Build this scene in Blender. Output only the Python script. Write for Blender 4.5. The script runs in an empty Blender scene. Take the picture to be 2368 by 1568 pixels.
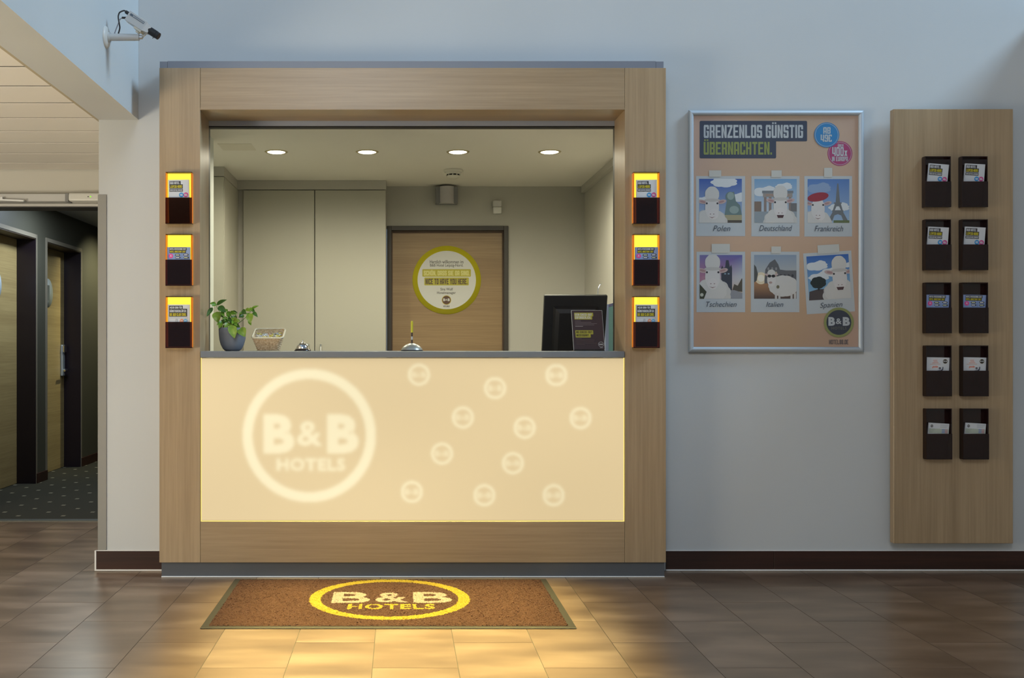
import bpy, bmesh, math, random
import numpy as np
from mathutils import Vector, Matrix, Euler

random.seed(7)
C = bpy.context.scene.collection
PI = math.pi

# ------------------------------------------------------------------ camera
F, VX, VY, HC = 2313.0, 926.0, 804.0, 1.124      # focal length and vanishing point in a 2368 px wide frame, camera height
cam_d = bpy.data.cameras.new('camera')
cam = bpy.data.objects.new('camera', cam_d); C.objects.link(cam)
cam.location = (0, 0, HC); cam.rotation_euler = (PI/2, 0, 0)
cam_d.sensor_fit = 'HORIZONTAL'; cam_d.sensor_width = 36.0
cam_d.lens = F/2368*36.0
cam_d.shift_x = (1184-VX)/2368; cam_d.shift_y = (VY-784)/2368
cam_d.clip_start = 0.05; cam_d.clip_end = 100
S = bpy.context.scene
S.camera = cam
S.view_settings.view_transform = 'Standard'; S.view_settings.look = 'None'
S.view_settings.exposure = 0.0; S.view_settings.gamma = 1.0
S.view_settings.use_curve_mapping = False
S.cycles.max_bounces = 8
S.cycles.sample_clamp_indirect = 6.0

# ------------------------------------------------------------------ world and large lights
W = bpy.data.worlds.new('daylight'); S.world = W; W.use_nodes = True
bgn = W.node_tree.nodes['Background']
bgn.inputs[0].default_value = (0.58, 0.77, 1.0, 1); bgn.inputs[1].default_value = 0.245

def lamp(name, kind, loc, power, color, target=None, size=None, size_y=None, spot=None, blend=0.5, radius=None):
    d = bpy.data.lights.new(name, kind); d.energy = power; d.color = color
    if kind == 'AREA' and size:
        d.size = size
        if size_y: d.shape = 'RECTANGLE'; d.size_y = size_y
    if kind == 'SPOT':
        d.spot_size = spot; d.spot_blend = blend
    if radius is not None and kind in ('SPOT', 'POINT'): d.shadow_soft_size = radius
    o = bpy.data.objects.new(name, d); C.objects.link(o); o.location = loc
    if target is not None:
        o.rotation_euler = (Vector(target)-Vector(loc)).to_track_quat('-Z', 'Y').to_euler()
    return o

lamp('skylight', 'AREA', (8.4, 2.7, 8.6), 880, (0.55, 0.79, 1.0), (-0.2, 5.0, 2.2), size=2.6, size_y=3.0)
lamp('lobby_front_fill', 'AREA', (-0.55, -1.6, 4.3), 92, (0.95, 0.97, 1.0), (-0.3, 5.0, 0.9), size=1.4, size_y=2.0)  # fill light behind the camera, added to lift the wall and oak
lamp('hall_uplight', 'AREA', (-4.1, 2.5, 0.8), 118, (1.0, 0.89, 0.69), (-2.6, 4.0, 2.5), size=1.6, size_y=1.2)  # low light added in the hall, aimed up to brighten planks and soffit
lamp('corridor_ceiling_lamp', 'AREA', (-2.45, 8.0, 2.30), 22, (0.74, 0.87, 1.0), (-2.45, 8.0, 0.0), size=0.35, size_y=0.35)
lamp('corridor_wall_washer', 'SPOT', (-2.3, 9.85, 2.28), 70, (1.0, 0.95, 0.62), (-3.05, 9.8, 1.3), spot=1.7, blend=0.9, radius=0.03)
pool = lamp('floor_pool_light', 'AREA', (0.0, 3.68, 4.9), 54, (1.0, 0.86, 0.28), (0.0, 3.681, 0.0), size=1.5, size_y=2.2)  # added overhead light, stands in for the lit panel's glow on the floor
pool.data.spread = math.radians(8)
for lx in (-0.828, -0.222, 0.384, 0.996):
    lamp('office_downlight_lamp', 'SPOT', (lx, 6.67, 2.405), 50, (1.0, 0.94, 0.73), (lx, 6.72, 0.0), spot=3.02, blend=0.8, radius=0.05)

# ------------------------------------------------------------------ helpers
def X_(px, D): return (px-VX)*D/F
def Z_(py, D): return HC-(py-VY)*D/F

def lin(c):
    return tuple(((v/255)/12.92 if v/255 <= 0.04045 else ((v/255+0.055)/1.055)**2.4) for v in c)

class MB:
    def __init__(s): s.v=[]; s.f=[]; s.m=[]; s.s=[]
    def add(s, vs, fs, mi=0, smooth=False):
        o=len(s.v); s.v += [tuple(v) for v in vs]
        for f in fs:
            s.f.append(tuple(i+o for i in f)); s.m.append(mi); s.s.append(smooth)
    def box(s, x0,x1,y0,y1,z0,z1, b=0, mi=0, rot=None, piv=None, seg=1):
        bm=bmesh.new(); bmesh.ops.create_cube(bm,size=1)
        for v in bm.verts:
            v.co=((x0+x1)/2+v.co.x*(x1-x0),(y0+y1)/2+v.co.y*(y1-y0),(z0+z1)/2+v.co.z*(z1-z0))
        if b>0: bmesh.ops.bevel(bm,geom=bm.edges[:],offset=b,segments=seg,affect='EDGES',profile=0.5)
        if rot is not None:
            p=Vector(piv if piv else ((x0+x1)/2,(y0+y1)/2,(z0+z1)/2))
            for v in bm.verts: v.co=p+rot@(v.co-p)
        bm.verts.index_update()
        s.add([v.co[:] for v in bm.verts],[[v.index for v in f.verts] for f in bm.faces],mi); bm.free(); return s
    def cyl(s,p0,p1,r0,r1=None,n=20,mi=0,cap=True,smooth=True):
        r1=r0 if r1 is None else r1
        p0=Vector(p0); p1=Vector(p1); a=(p1-p0).normalized()
        u=a.orthogonal().normalized(); w=a.cross(u)
        vs=[]
        for p,r in ((p0,r0),(p1,r1)):
            for i in range(n):
                t=2*PI*i/n; vs.append(p+u*(r*math.cos(t))+w*(r*math.sin(t)))
        s.add(vs,[(i,(i+1)%n,n+(i+1)%n,n+i) for i in range(n)],mi,smooth)
        if cap:
            s.add(vs[:n],[tuple(range(n-1,-1,-1))],mi); s.add(vs[n:],[tuple(range(n))],mi)
        return s
    def tube(s,pts,r,n=8,mi=0,closed=False):
        P=[Vector(p) for p in pts]; N=len(P); vs=[]; up=None
        rs = r if isinstance(r,(list,tuple)) else [r]*N
        for i in range(N):
            if closed: t=(P[(i+1)%N]-P[i-1]).normalized()
            else: t=(P[min(i+1,N-1)]-P[max(i-1,0)]).normalized()
            if up is None: up=t.orthogonal().normalized()
            up=(up-t*up.dot(t)); up = up.normalized() if up.length>1e-6 else t.orthogonal().normalized()
            w=t.cross(up)
            for k in range(n):
                a=2*PI*k/n; vs.append(P[i]+up*(rs[i]*math.cos(a))+w*(rs[i]*math.sin(a)))
        fs=[]
        M=N if closed else N-1
        for i in range(M):
            j=(i+1)%N
            for k in range(n):
                fs.append((i*n+k,i*n+(k+1)%n,j*n+(k+1)%n,j*n+k))
        s.add(vs,fs,mi,True)
        if not closed:
            s.add(vs[:n],[tuple(range(n-1,-1,-1))],mi); s.add(vs[-n:],[tuple(range(n))],mi)
        return s
    def lathe(s,prof,c=(0,0,0),n=32,axis='Z',mi=0,smooth=True):
        vs=[]; c=Vector(c)
        for r,h in prof:
            for i in range(n):
                t=2*PI*i/n; a,b=r*math.cos(t),r*math.sin(t)
                vs.append(c+(Vector((a,b,h)) if axis=='Z' else Vector((a,-h,b)) if axis=='Y' else Vector((h,a,b))))
        fs=[]
        for j in range(len(prof)-1):
            for i in range(n):
                fs.append((j*n+i,j*n+(i+1)%n,(j+1)*n+(i+1)%n,(j+1)*n+i))
        s.add(vs,fs,mi,smooth); return s
    def prism(s,poly,y0,y1,mi=0):      # polygon in x,z extruded along y
        n=len(poly); vs=[(p[0],y0,p[1]) for p in poly]+[(p[0],y1,p[1]) for p in poly]
        s.add(vs,[tuple(range(n)),tuple(range(2*n-1,n-1,-1))]+[(i,(i+1)%n,n+(i+1)%n,n+i) for i in range(n)],mi); return s
    def ell(s,c,r,n=12,m=8,mi=0,rot=None):
        vs=[];c=Vector(c)
        for j in range(m+1):
            a=PI*j/m-PI/2
            for i in range(n):
                t=2*PI*i/n
                p=Vector((r[0]*math.cos(a)*math.cos(t),r[1]*math.cos(a)*math.sin(t),r[2]*math.sin(a)))
                if rot is not None: p=rot@p
                vs.append(c+p)
        s.add(vs,[(j*n+i,j*n+(i+1)%n,(j+1)*n+(i+1)%n,(j+1)*n+i) for j in range(m) for i in range(n)],mi,True); return s
    def xform(s,M):
        s.v=[tuple(M@Vector(v)) for v in s.v]; return s

def world_loc(o):
    p=Vector((0,0,0))
    while o is not None: p+=o.location; o=o.parent
    return p

def obj(name, mb, mats, parent=None, loc=None):
    """one mesh object from world coordinates; its origin is its own base (top level) or its parent's origin"""
    vs=np.array(mb.v,dtype=float).reshape(-1,3)
    if parent is not None: org=np.array(world_loc(parent))
    elif loc is not None: org=np.array(loc,dtype=float)
    else:
        lo,hi=vs.min(0),vs.max(0); org=np.array([(lo[0]+hi[0])/2,(lo[1]+hi[1])/2,lo[2]])
    me=bpy.data.meshes.new(name)
    me.from_pydata((vs-org).tolist(),[],mb.f)
    if not isinstance(mats,(list,tuple)): mats=[mats]
    for m in mats: me.materials.append(m)
    if len(mats)>1: me.polygons.foreach_set('material_index',mb.m)
    me.polygons.foreach_set('use_smooth',mb.s)
    bm=bmesh.new(); bm.from_mesh(me); bmesh.ops.recalc_face_normals(bm,faces=bm.faces[:]); bm.to_mesh(me); bm.free()
    me.update()
    o=bpy.data.objects.new(name,me); C.objects.link(o)
    if parent is not None: o.parent=parent
    else: o.location=org
    return o

def tag(o,label=None,cat=None,group=None,kind=None):
    if label: o['label']=label
    if cat: o['category']=cat
    if group: o['group']=group
    if kind: o['kind']=kind
    return o

def thing(name,label,cat,loc,group=None):
    o=bpy.data.objects.new(name,None); o.empty_display_size=0.05; C.objects.link(o); o.location=loc
    return tag(o,label,cat,group)

def struct(name,mb,mats,parent=None,label=None):
    o=obj(name,mb,mats,parent)
    if parent is None: o['kind']='structure'
    if label: o['label']=label
    return o

def dup(root,loc,label=None,group=None):
    r=root.copy(); C.objects.link(r); r.location=loc
    if label: r['label']=label
    if group: r['group']=group
    for ch in list(root.children):
        c=ch.copy(); C.objects.link(c); c.parent=r
        for g in list(ch.children):
            d=g.copy(); C.objects.link(d); d.parent=c
    return r

# ------------------------------------------------------------------ materials
def mat(name, col=(0.5,0.5,0.5), rough=0.5, metal=0.0, **k):
    m=bpy.data.materials.new(name); m.use_nodes=True
    b=m.node_tree.nodes['Principled BSDF']
    b.inputs['Base Color'].default_value=(*col,1); b.inputs['Roughness'].default_value=rough
    b.inputs['Metallic'].default_value=metal
    for kk,v in k.items(): b.inputs[kk].default_value=v
    return m

def N(m,t,**k):
    n=m.node_tree.nodes.new(t)
    for kk,v in k.items():
        if hasattr(n,kk) and not kk[0].isupper(): setattr(n,kk,v)
        else: n.inputs[kk].default_value=v
    return n
def L(m,a,b): m.node_tree.links.new(a,b)
def bsdf(m): return m.node_tree.nodes['Principled BSDF']

def noise_of(m,scale,vec=None,detail=4,sc=(1,1,1),rough=0.55):
    g=N(m,'ShaderNodeNewGeometry') if vec is None else None
    mp=N(m,'ShaderNodeMapping'); mp.inputs['Scale'].default_value=sc
    L(m,(g.outputs['Position'] if g else vec),mp.inputs['Vector'])
    n=N(m,'ShaderNodeTexNoise'); n.inputs['Scale'].default_value=scale; n.inputs['Detail'].default_value=detail
    n.inputs['Roughness'].default_value=rough
    L(m,mp.outputs[0],n.inputs['Vector']); return n
def ramp(m,fac,stops):
    r=N(m,'ShaderNodeValToRGB'); e=r.color_ramp.elements
    while len(e)<len(stops): e.new(0.5)
    for i,(p,c) in enumerate(stops): e[i].position=p; e[i].color=(*c,1)
    L(m,fac,r.inputs[0]); return r
def bump(m,h,strength,dist=0.001):
    b=N(m,'ShaderNodeBump'); b.inputs['Strength'].default_value=strength; b.inputs['Distance'].default_value=dist
    L(m,h,b.inputs['Height']); L(m,b.outputs[0],bsdf(m).inputs['Normal'])
def mixc(m,fac,a,b,mode='MIX'):
    x=N(m,'ShaderNodeMix'); x.data_type='RGBA'; x.blend_type=mode
    ins=[i for i in x.inputs if i.type=='RGBA']
    if hasattr(fac,'links'): L(m,fac,x.inputs[0])
    else: x.inputs[0].default_value=fac
    for i,v in zip(ins,(a,b)):
        if hasattr(v,'links'): L(m,v,i)
        else: i.default_value=(*v,1)
    return [o for o in x.outputs if o.type=='RGBA'][0]

def wall_mat(name,col,st=0.25):
    m=mat(name,col,0.85)
    n=noise_of(m,1.0,sc=(70,70,420),detail=3); bump(m,n.outputs[0],st,0.0006)
    n2=noise_of(m,1.3,detail=2); r=ramp(m,n2.outputs[0],[(0.3,tuple(c*0.97 for c in col)),(0.7,tuple(min(1,c*1.02) for c in col))])
    L(m,r.outputs[0],bsdf(m).inputs['Base Color']); return m

def wood_mat(name,dirn,c0,c1,rough=0.42,band=1.0):
    """straight-grained wood: dirn is the axis the grain runs along"""
    m=mat(name,c0,rough)
    fine={'Z':(95,95,2.2),'X':(2.2,95,95),'Y':(95,2.2,95)}[dirn]
    wide={'Z':(11,11,0.15),'X':(0.15,11,11),'Y':(11,0.15,11)}[dirn]
    n1=noise_of(m,1.0,sc=fine,detail=6,rough=0.65); n2=noise_of(m,1.0,sc=wide,detail=1)
    a=N(m,'ShaderNodeMath',operation='MULTIPLY'); a.inputs[1].default_value=0.55; L(m,n1.outputs[0],a.inputs[0])
    b=N(m,'ShaderNodeMath',operation='MULTIPLY_ADD'); b.inputs[1].default_value=0.45*band; L(m,n2.outputs[0],b.inputs[0]); L(m,a.outputs[0],b.inputs[2])
    r=ramp(m,b.outputs[0],[(0.36,c1),(0.62,c0)])
    L(m,r.outputs[0],bsdf(m).inputs['Base Color']); bump(m,n1.outputs[0],0.08,0.0004)
    return m

WALL=wall_mat('white_textured_wallpaper',(0.555,0.575,0.585))
OFFW=wall_mat('cream_painted_wall',(0.46,0.445,0.39),0.1)
CEIL=mat('ceiling_paint',(0.72,0.69,0.62),0.9)
SLAT=mat('ceiling_plank_paint',(0.84,0.80,0.74),0.7)
SHADOWGAP=mat('dark_gap',(0.13,0.12,0.105),0.9)
OAK_V=wood_mat('pale_oak_vertical','Z',(0.41,0.295,0.175),(0.305,0.212,0.120),rough=0.33)
OAK_H=wood_mat('pale_oak_horizontal','X',(0.41,0.295,0.175),(0.305,0.212,0.120),rough=0.33,band=0.8)
OAK_D=wood_mat('door_oak','X',(0.33,0.225,0.115),(0.24,0.155,0.075),band=0.8)
OAK_DY=wood_mat('corridor_door_oak','Y',(0.50,0.38,0.17),(0.36,0.26,0.11),band=0.8)
SKIRT=wood_mat('dark_wood_baseboard','X',(0.048,0.0145,0.007),(0.022,0.007,0.0035),rough=0.5)
GREY=mat('blue_grey_laminate',(0.17,0.185,0.21),0.45)
GREYRAIL=mat('blue_grey_rail',(0.19,0.21,0.26),0.42)
CAULK=mat('white_sealant',(0.75,0.75,0.74),0.6)
METAL=mat('brushed_metal',(0.62,0.64,0.66),0.35,1.0)
SILVER=mat('silver_anodised_rail',(0.50,0.55,0.60),0.5,0.5)
CHROME=mat('chrome',(0.85,0.86,0.88),0.08,1.0)
WHITEP=mat('white_plastic',(0.58,0.57,0.54),0.4)
IVORY=mat('ivory_plastic',(0.62,0.60,0.52),0.45)
BLACKP=mat('black_plastic',(0.012,0.011,0.012),0.55)
BLACKR=mat('black_rubber',(0.02,0.02,0.022),0.6)
CABM=mat('greige_cabinet_laminate',(0.42,0.405,0.335),0.5)
CABF=mat('greige_bulkhead_paint',(0.43,0.41,0.36),0.7)
DARKFR=mat('dark_bronze_door_frame',(0.045,0.038,0.030),0.45)
BULB=None

def emis(name,col,s):
    m=bpy.data.materials.new(name); m.use_nodes=True; nt=m.node_tree; nt.nodes.clear()
    e=nt.nodes.new('ShaderNodeEmission'); e.inputs[0].default_value=(*col,1); e.inputs[1].default_value=s
    o=nt.nodes.new('ShaderNodeOutputMaterial'); nt.links.new(e.outputs[0],o.inputs[0]); return m
BULB=emis('downlight_glow',(1.0,0.92,0.70),9.0)
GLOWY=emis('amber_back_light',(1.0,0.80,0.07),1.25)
LEDSTRIP=emis('panel_edge_light',(1.0,0.80,0.22),1.1)
LEDG=emis('green_status_led',(0.35,1.0,0.05),1.0)

# floor tile: dark brown, cloudy, polished
TILE=mat('brown_polished_tile',(0.08,0.06,0.045),0.3)
oi=N(TILE,'ShaderNodeObjectInfo')
g_=N(TILE,'ShaderNodeNewGeometry')
off=N(TILE,'ShaderNodeVectorMath',operation='MULTIPLY_ADD'); L(TILE,oi.outputs['Random'],off.inputs[0]); off.inputs[1].default_value=(13,7,5); L(TILE,g_.outputs['Position'],off.inputs[2])
tn=noise_of(TILE,1.0,vec=off.outputs[0],sc=(2.2,7,1),detail=3,rough=0.5)
tr=ramp(TILE,tn.outputs[0],[(0.30,(0.098,0.057,0.039)),(0.50,(0.165,0.102,0.070)),(0.72,(0.265,0.175,0.125))])
L(TILE,tr.outputs[0],bsdf(TILE).inputs['Base Color'])
tr2=ramp(TILE,tn.outputs[0],[(0.3,(0.285,)*3),(0.8,(0.33,)*3)])
L(TILE,tr2.outputs[0],bsdf(TILE).inputs['Roughness'])
bsdf(TILE).inputs['IOR'].default_value=3.0
bsdf(TILE).inputs['Specular Tint'].default_value=(1.0,0.90,0.70,1)
GROUT=mat('grey_beige_grout',(0.075,0.058,0.042),0.8)

CARPET=mat('dark_olive_carpet',(0.030,0.028,0.016),0.95)
gc=N(CARPET,'ShaderNodeNewGeometry'); sc=N(CARPET,'ShaderNodeSeparateXYZ'); L(CARPET,gc.outputs['Position'],sc.inputs[0])
def mnode(m,op,a,b=None,c=None):
    n=N(m,'ShaderNodeMath',operation=op)
    for i,v in enumerate((a,b,c)):
        if v is None: continue
        if hasattr(v,'links'): L(m,v,n.inputs[i])
        else: n.inputs[i].default_value=v
    return n.outputs[0]
row=mnode(CARPET,'FLOOR',mnode(CARPET,'DIVIDE',sc.outputs[1],0.15))
xs=mnode(CARPET,'ADD',mnode(CARPET,'DIVIDE',sc.outputs[0],0.30),mnode(CARPET,'MULTIPLY',row,0.5))
fx=mnode(CARPET,'FRACT',xs); fy=mnode(CARPET,'FRACT',mnode(CARPET,'DIVIDE',sc.outputs[1],0.15))
dx=mnode(CARPET,'LESS_THAN',mnode(CARPET,'ABSOLUTE',mnode(CARPET,'SUBTRACT',fx,0.5)),0.045)
dy=mnode(CARPET,'LESS_THAN',mnode(CARPET,'ABSOLUTE',mnode(CARPET,'SUBTRACT',fy,0.5)),0.12)
dm=mnode(CARPET,'MULTIPLY',dx,dy)
L(CARPET,mixc(CARPET,dm,(0.030,0.028,0.016),(0.26,0.24,0.17)),bsdf(CARPET).inputs['Base Color'])
OLIVE=wall_mat('olive_textured_wall',(0.075,0.072,0.052),0.5)
bsdf(OLIVE).inputs['Roughness'].default_value=0.5
JAMB=mat('dark_purple_jamb_paint',(0.016,0.010,0.016),0.35)
FRAMEEDGE=mat('grey_beige_frame_edge',(0.23,0.20,0.15),0.5)

PRINT=mat('printed_paper',(1,1,1),0.45)
vc=N(PRINT,'ShaderNodeVertexColor'); vc.layer_name='Col'; L(PRINT,vc.outputs[0],bsdf(PRINT).inputs['Base Color'])
FILMP=mat('printed_sheet_under_film',(1,1,1),0.30)
vc=N(FILMP,'ShaderNodeVertexColor'); vc.layer_name='Col'; L(FILMP,vc.outputs[0],bsdf(FILMP).inputs['Base Color'])
PAPER=mat('leaflet_paper_edge',(0.62,0.62,0.62),0.7)

def acrylic(name,col,rough=0.03,thin=0.6,solid=None):
    """tinted see-through acrylic sheet with a glossy face"""
    m=bpy.data.materials.new(name); m.use_nodes=True; nt=m.node_tree; nt.nodes.clear()
    t=nt.nodes.new('ShaderNodeBsdfTransparent'); t.inputs[0].default_value=(*col,1)
    d=nt.nodes.new('ShaderNodeBsdfDiffuse' if solid else 'ShaderNodeBsdfTranslucent'); d.inputs[0].default_value=(*(solid or col),1)
    g=nt.nodes.new('ShaderNodeBsdfGlossy'); g.inputs[1].default_value=rough; g.inputs[0].default_value=(1,1,1,1)
    fr=nt.nodes.new('ShaderNodeFresnel'); fr.inputs[0].default_value=1.45
    a=nt.nodes.new('ShaderNodeMixShader'); a.inputs[0].default_value=1-thin
    b=nt.nodes.new('ShaderNodeMixShader'); o=nt.nodes.new('ShaderNodeOutputMaterial')
    nt.links.new(t.outputs[0],a.inputs[1]); nt.links.new(d.outputs[0],a.inputs[2])
    nt.links.new(fr.outputs[0],b.inputs[0]); nt.links.new(a.outputs[0],b.inputs[1]); nt.links.new(g.outputs[0],b.inputs[2])
    nt.links.new(b.outputs[0],o.inputs[0]); return m
AMBER=acrylic('amber_acrylic',(0.95,0.50,0.05),thin=0.6)
AMBERD=acrylic('smoked_amber_pocket',(0.55,0.26,0.15),thin=0.42,solid=(0.017,0.006,0.004))
SMOKE=acrylic('smoked_brown_acrylic',(0.50,0.20,0.15),thin=0.35,solid=(0.017,0.0055,0.0045))
CLEAR=acrylic('clear_acrylic',(0.93,0.93,0.95),thin=0.98)

# ------------------------------------------------------------------ flat print (posters, leaflets, signs): polygons with their own printed colour
_tc={}
def text_geo(s,off=0.0,shear=0.0,space=1.0):
    k=(s,off,shear,space)
    if k not in _tc:
        c=bpy.data.curves.new('t','FONT'); c.body=s; c.offset=off; c.shear=shear; c.resolution_u=3; c.space_character=space
        o=bpy.data.objects.new('t',c); me=bpy.data.meshes.new_from_object(o)
        me.calc_loop_triangles()
        v=np.array([p.co[:2] for p in me.vertices]); t=[tuple(x.vertices) for x in me.loop_triangles]
        bpy.data.objects.remove(o); bpy.data.curves.remove(c); bpy.data.meshes.remove(me)
        lo,hi=v.min(0),v.max(0); _tc[k]=((v-lo)/(hi-lo),t)
    return _tc[k]

def glyph(ch):
    """heavy condensed capital built from convex pieces in a unit-high cell: (width, pieces)"""
    t,h,c=.36,.165,.10
    R_=lambda a,b,x,y:[(a,b),(x,b),(x,y),(a,y)]
    top=lambda l,r,x0=0,x1=1:[(x0,1-h),(x1,1-h)]+([(x1,1-c),(x1-c,1)] if r else [(x1,1)])+([(x0+c,1),(x0,1-c)] if l else [(x0,1)])
    bot=lambda l,r,x0=0,x1=1:[(x,1-y) for x,y in top(l,r,x0,x1)]
    Lt=lambda a=0,b=1:R_(0,a,t,b)
    Rt=lambda a=0,b=1:R_(1-t,a,1,b)
    md=lambda a=0,b=1,y=.43:R_(a,y,b,y+.14)
    H=1-h
    g={'A':[top(1,1),Lt(0,H),Rt(0,H),md(t,1-t,.28)],'B':[top(0,1),bot(0,1),Lt(h,H),Rt(h,.46),Rt(.54,H),md(t,.93)],
     'C':[top(1,1),bot(1,1),Lt(h,H),Rt(.64,H),Rt(h,.36)],'D':[top(0,1),bot(0,1),Lt(h,H),Rt(h,H)],'E':[top(0,0),bot(0,0),Lt(h,H),md(t,.88)],
     'F':[top(0,0),Lt(0,H),md(t,.88)],'G':[top(1,1),bot(1,1),Lt(h,H),Rt(.66,H),Rt(h,.54),md(.52,1-t,.42)],'H':[Lt(),Rt(),md(t,1-t)],
     'J':[Rt(h,1),bot(1,1),Lt(h,.36)],'K':[Lt(),[(t,.40),(.66,1),(1,1),(t,.28)],[(t,.60),(1,0),(.64,0),(t,.46)]],'L':[Lt(),bot(0,0,t)],
     'N':[Lt(),Rt(),[(t*.5,1),(t,1),(1-t*.5,0),(1-t,0)]],'O':[top(1,1),bot(1,1),Lt(h,H),Rt(h,H)],'P':[top(0,1),Lt(0,H),Rt(.52,H),R_(t,.40,.94,.54)],
     'R':[top(0,1),Lt(0,H),Rt(.56,H),R_(t,.42,.94,.56),[(1-t,0),(1,0),(.97,.42),(.58,.42)]],
     'S':[top(1,1),bot(1,1),Lt(.5,H),Lt(h,.32),Rt(h,.5),Rt(.68,H),R_(.06,.42,.94,.58)],'T':[top(0,0),R_(.5-t/2,0,.5+t/2,H)],
     'U':[Lt(h,1),Rt(h,1),bot(1,1)],'V':[[(0,1),(t,1),(.64,0),(.36,0)],[(1-t,1),(1,1),(.64,0),(.40,0)]],
     'X':[[(0,1),(t,1),(1,0),(1-t,0)],[(0,0),(t,0),(1,1),(1-t,1)]],'Y':[[(0,1),(t,1),(.66,.42),(.34,.42)],[(1-t,1),(1,1),(.66,.42),(.36,.42)],R_(.5-t/2,0,.5+t/2,.42)],
     'Z':[top(0,0),bot(0,0),[(0,h),(t*1.1,h),(1,H),(1-t*1.1,H)]],
     '2':[top(1,1),Rt(.52,H),Lt(.66,H),[(0,h),(t,h),(1,.52),(1-t,.52)],bot(0,0)],'4':[Lt(.24,1),R_(t,.20,1-t,.36),Rt()],'7':[top(0,0),[(.2,0),(.56,0),(1,H),(1-t,H)]],
     '9':[top(1,1),Lt(.46,H),Rt(h,H),R_(t,.40,1-t,.53),bot(1,1),Lt(h,.30)],'3':[top(1,1),bot(1,1),Rt(h,H),md(.35,1-t),Lt(.68,H),Lt(h,.32)]}
    g['0']=g['O']; g['€']=[top(1,1),bot(1,1),Lt(h,H),Rt(.74,H),Rt(h,.26),R_(-.24,.54,.56,.615),R_(-.24,.385,.56,.46)]
    g['&']=[top(1,1,.1,.85),bot(1,1),R_(.1,.55,.4,H),R_(.55,.62,.85,H),Lt(h,.5),md(t,.7,.45),[(.55,.5),(.75,.55),(1.12,0),(.8,0)]]
    w={'I':(t,[R_(0,0,t,1)]),'1':(.56,[R_(.2,0,.56,1),[(0,.72),(.2,.78),(.2,.95),(0,.86)]]),'M':(1.42,[R_(0,0,t,1),R_(1.42-t,0,1.42,1),[(0,1),(t,1),(.80,.22),(.62,.22)],[(1.42,1),(1.42-t,1),(.62,.22),(.80,.22)]]),
     'W':(1.5,[[(0,1),(.32,1),(.56,0),(.26,0)],[(.26,0),(.54,0),(.86,1),(.64,1)],[(.64,1),(.86,1),(1.24,0),(.96,0)],[(1.18,1),(1.5,1),(1.24,0),(.94,0)]]),
     '.':(.32,[R_(0,0,.32,.17)]),',':(.32,[R_(0,0,.32,.17),[(.1,0),(.32,0),(.12,-.14),(.0,-.14)]]),'-':(.55,[R_(0,.36,.55,.52)]),':':(.32,[R_(0,0,.32,.17),R_(0,.5,.32,.67)]),' ':(.42,[]),
     'x':(.9,[[(0,.62),(.36,.62),(.9,0),(.54,0)],[(0,0),(.36,0),(.9,.62),(.54,.62)]])}
    um={'Ü':'U','Ö':'O','Ä':'A'}
    if ch in um: return (1.0,g[um[ch]]+[R_(.10,1.07,.42,1.20),R_(.58,1.07,.90,1.20)])
    return w[ch] if ch in w else (1.0,g[ch])
_bc={}
def block_geo(t):
    if t not in _bc:
        x=0; vs=[]; tr=[]; sub=[]
        for ch in t:
            w,ps_=glyph(ch)
            for k,p in enumerate(ps_):
                o=len(vs); vs+=[(x+a,b) for a,b in p]; sub+=[0.09*k]*len(p); tr+=[(o,o+i,o+i+1) for i in range(1,len(p)-1)]
            x+=w+.15
        v=np.array(vs); lo,hi=v.min(0),v.max(0); _bc[t]=((v-lo)/(hi-lo),tr,sub)
    return _bc[t]

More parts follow.
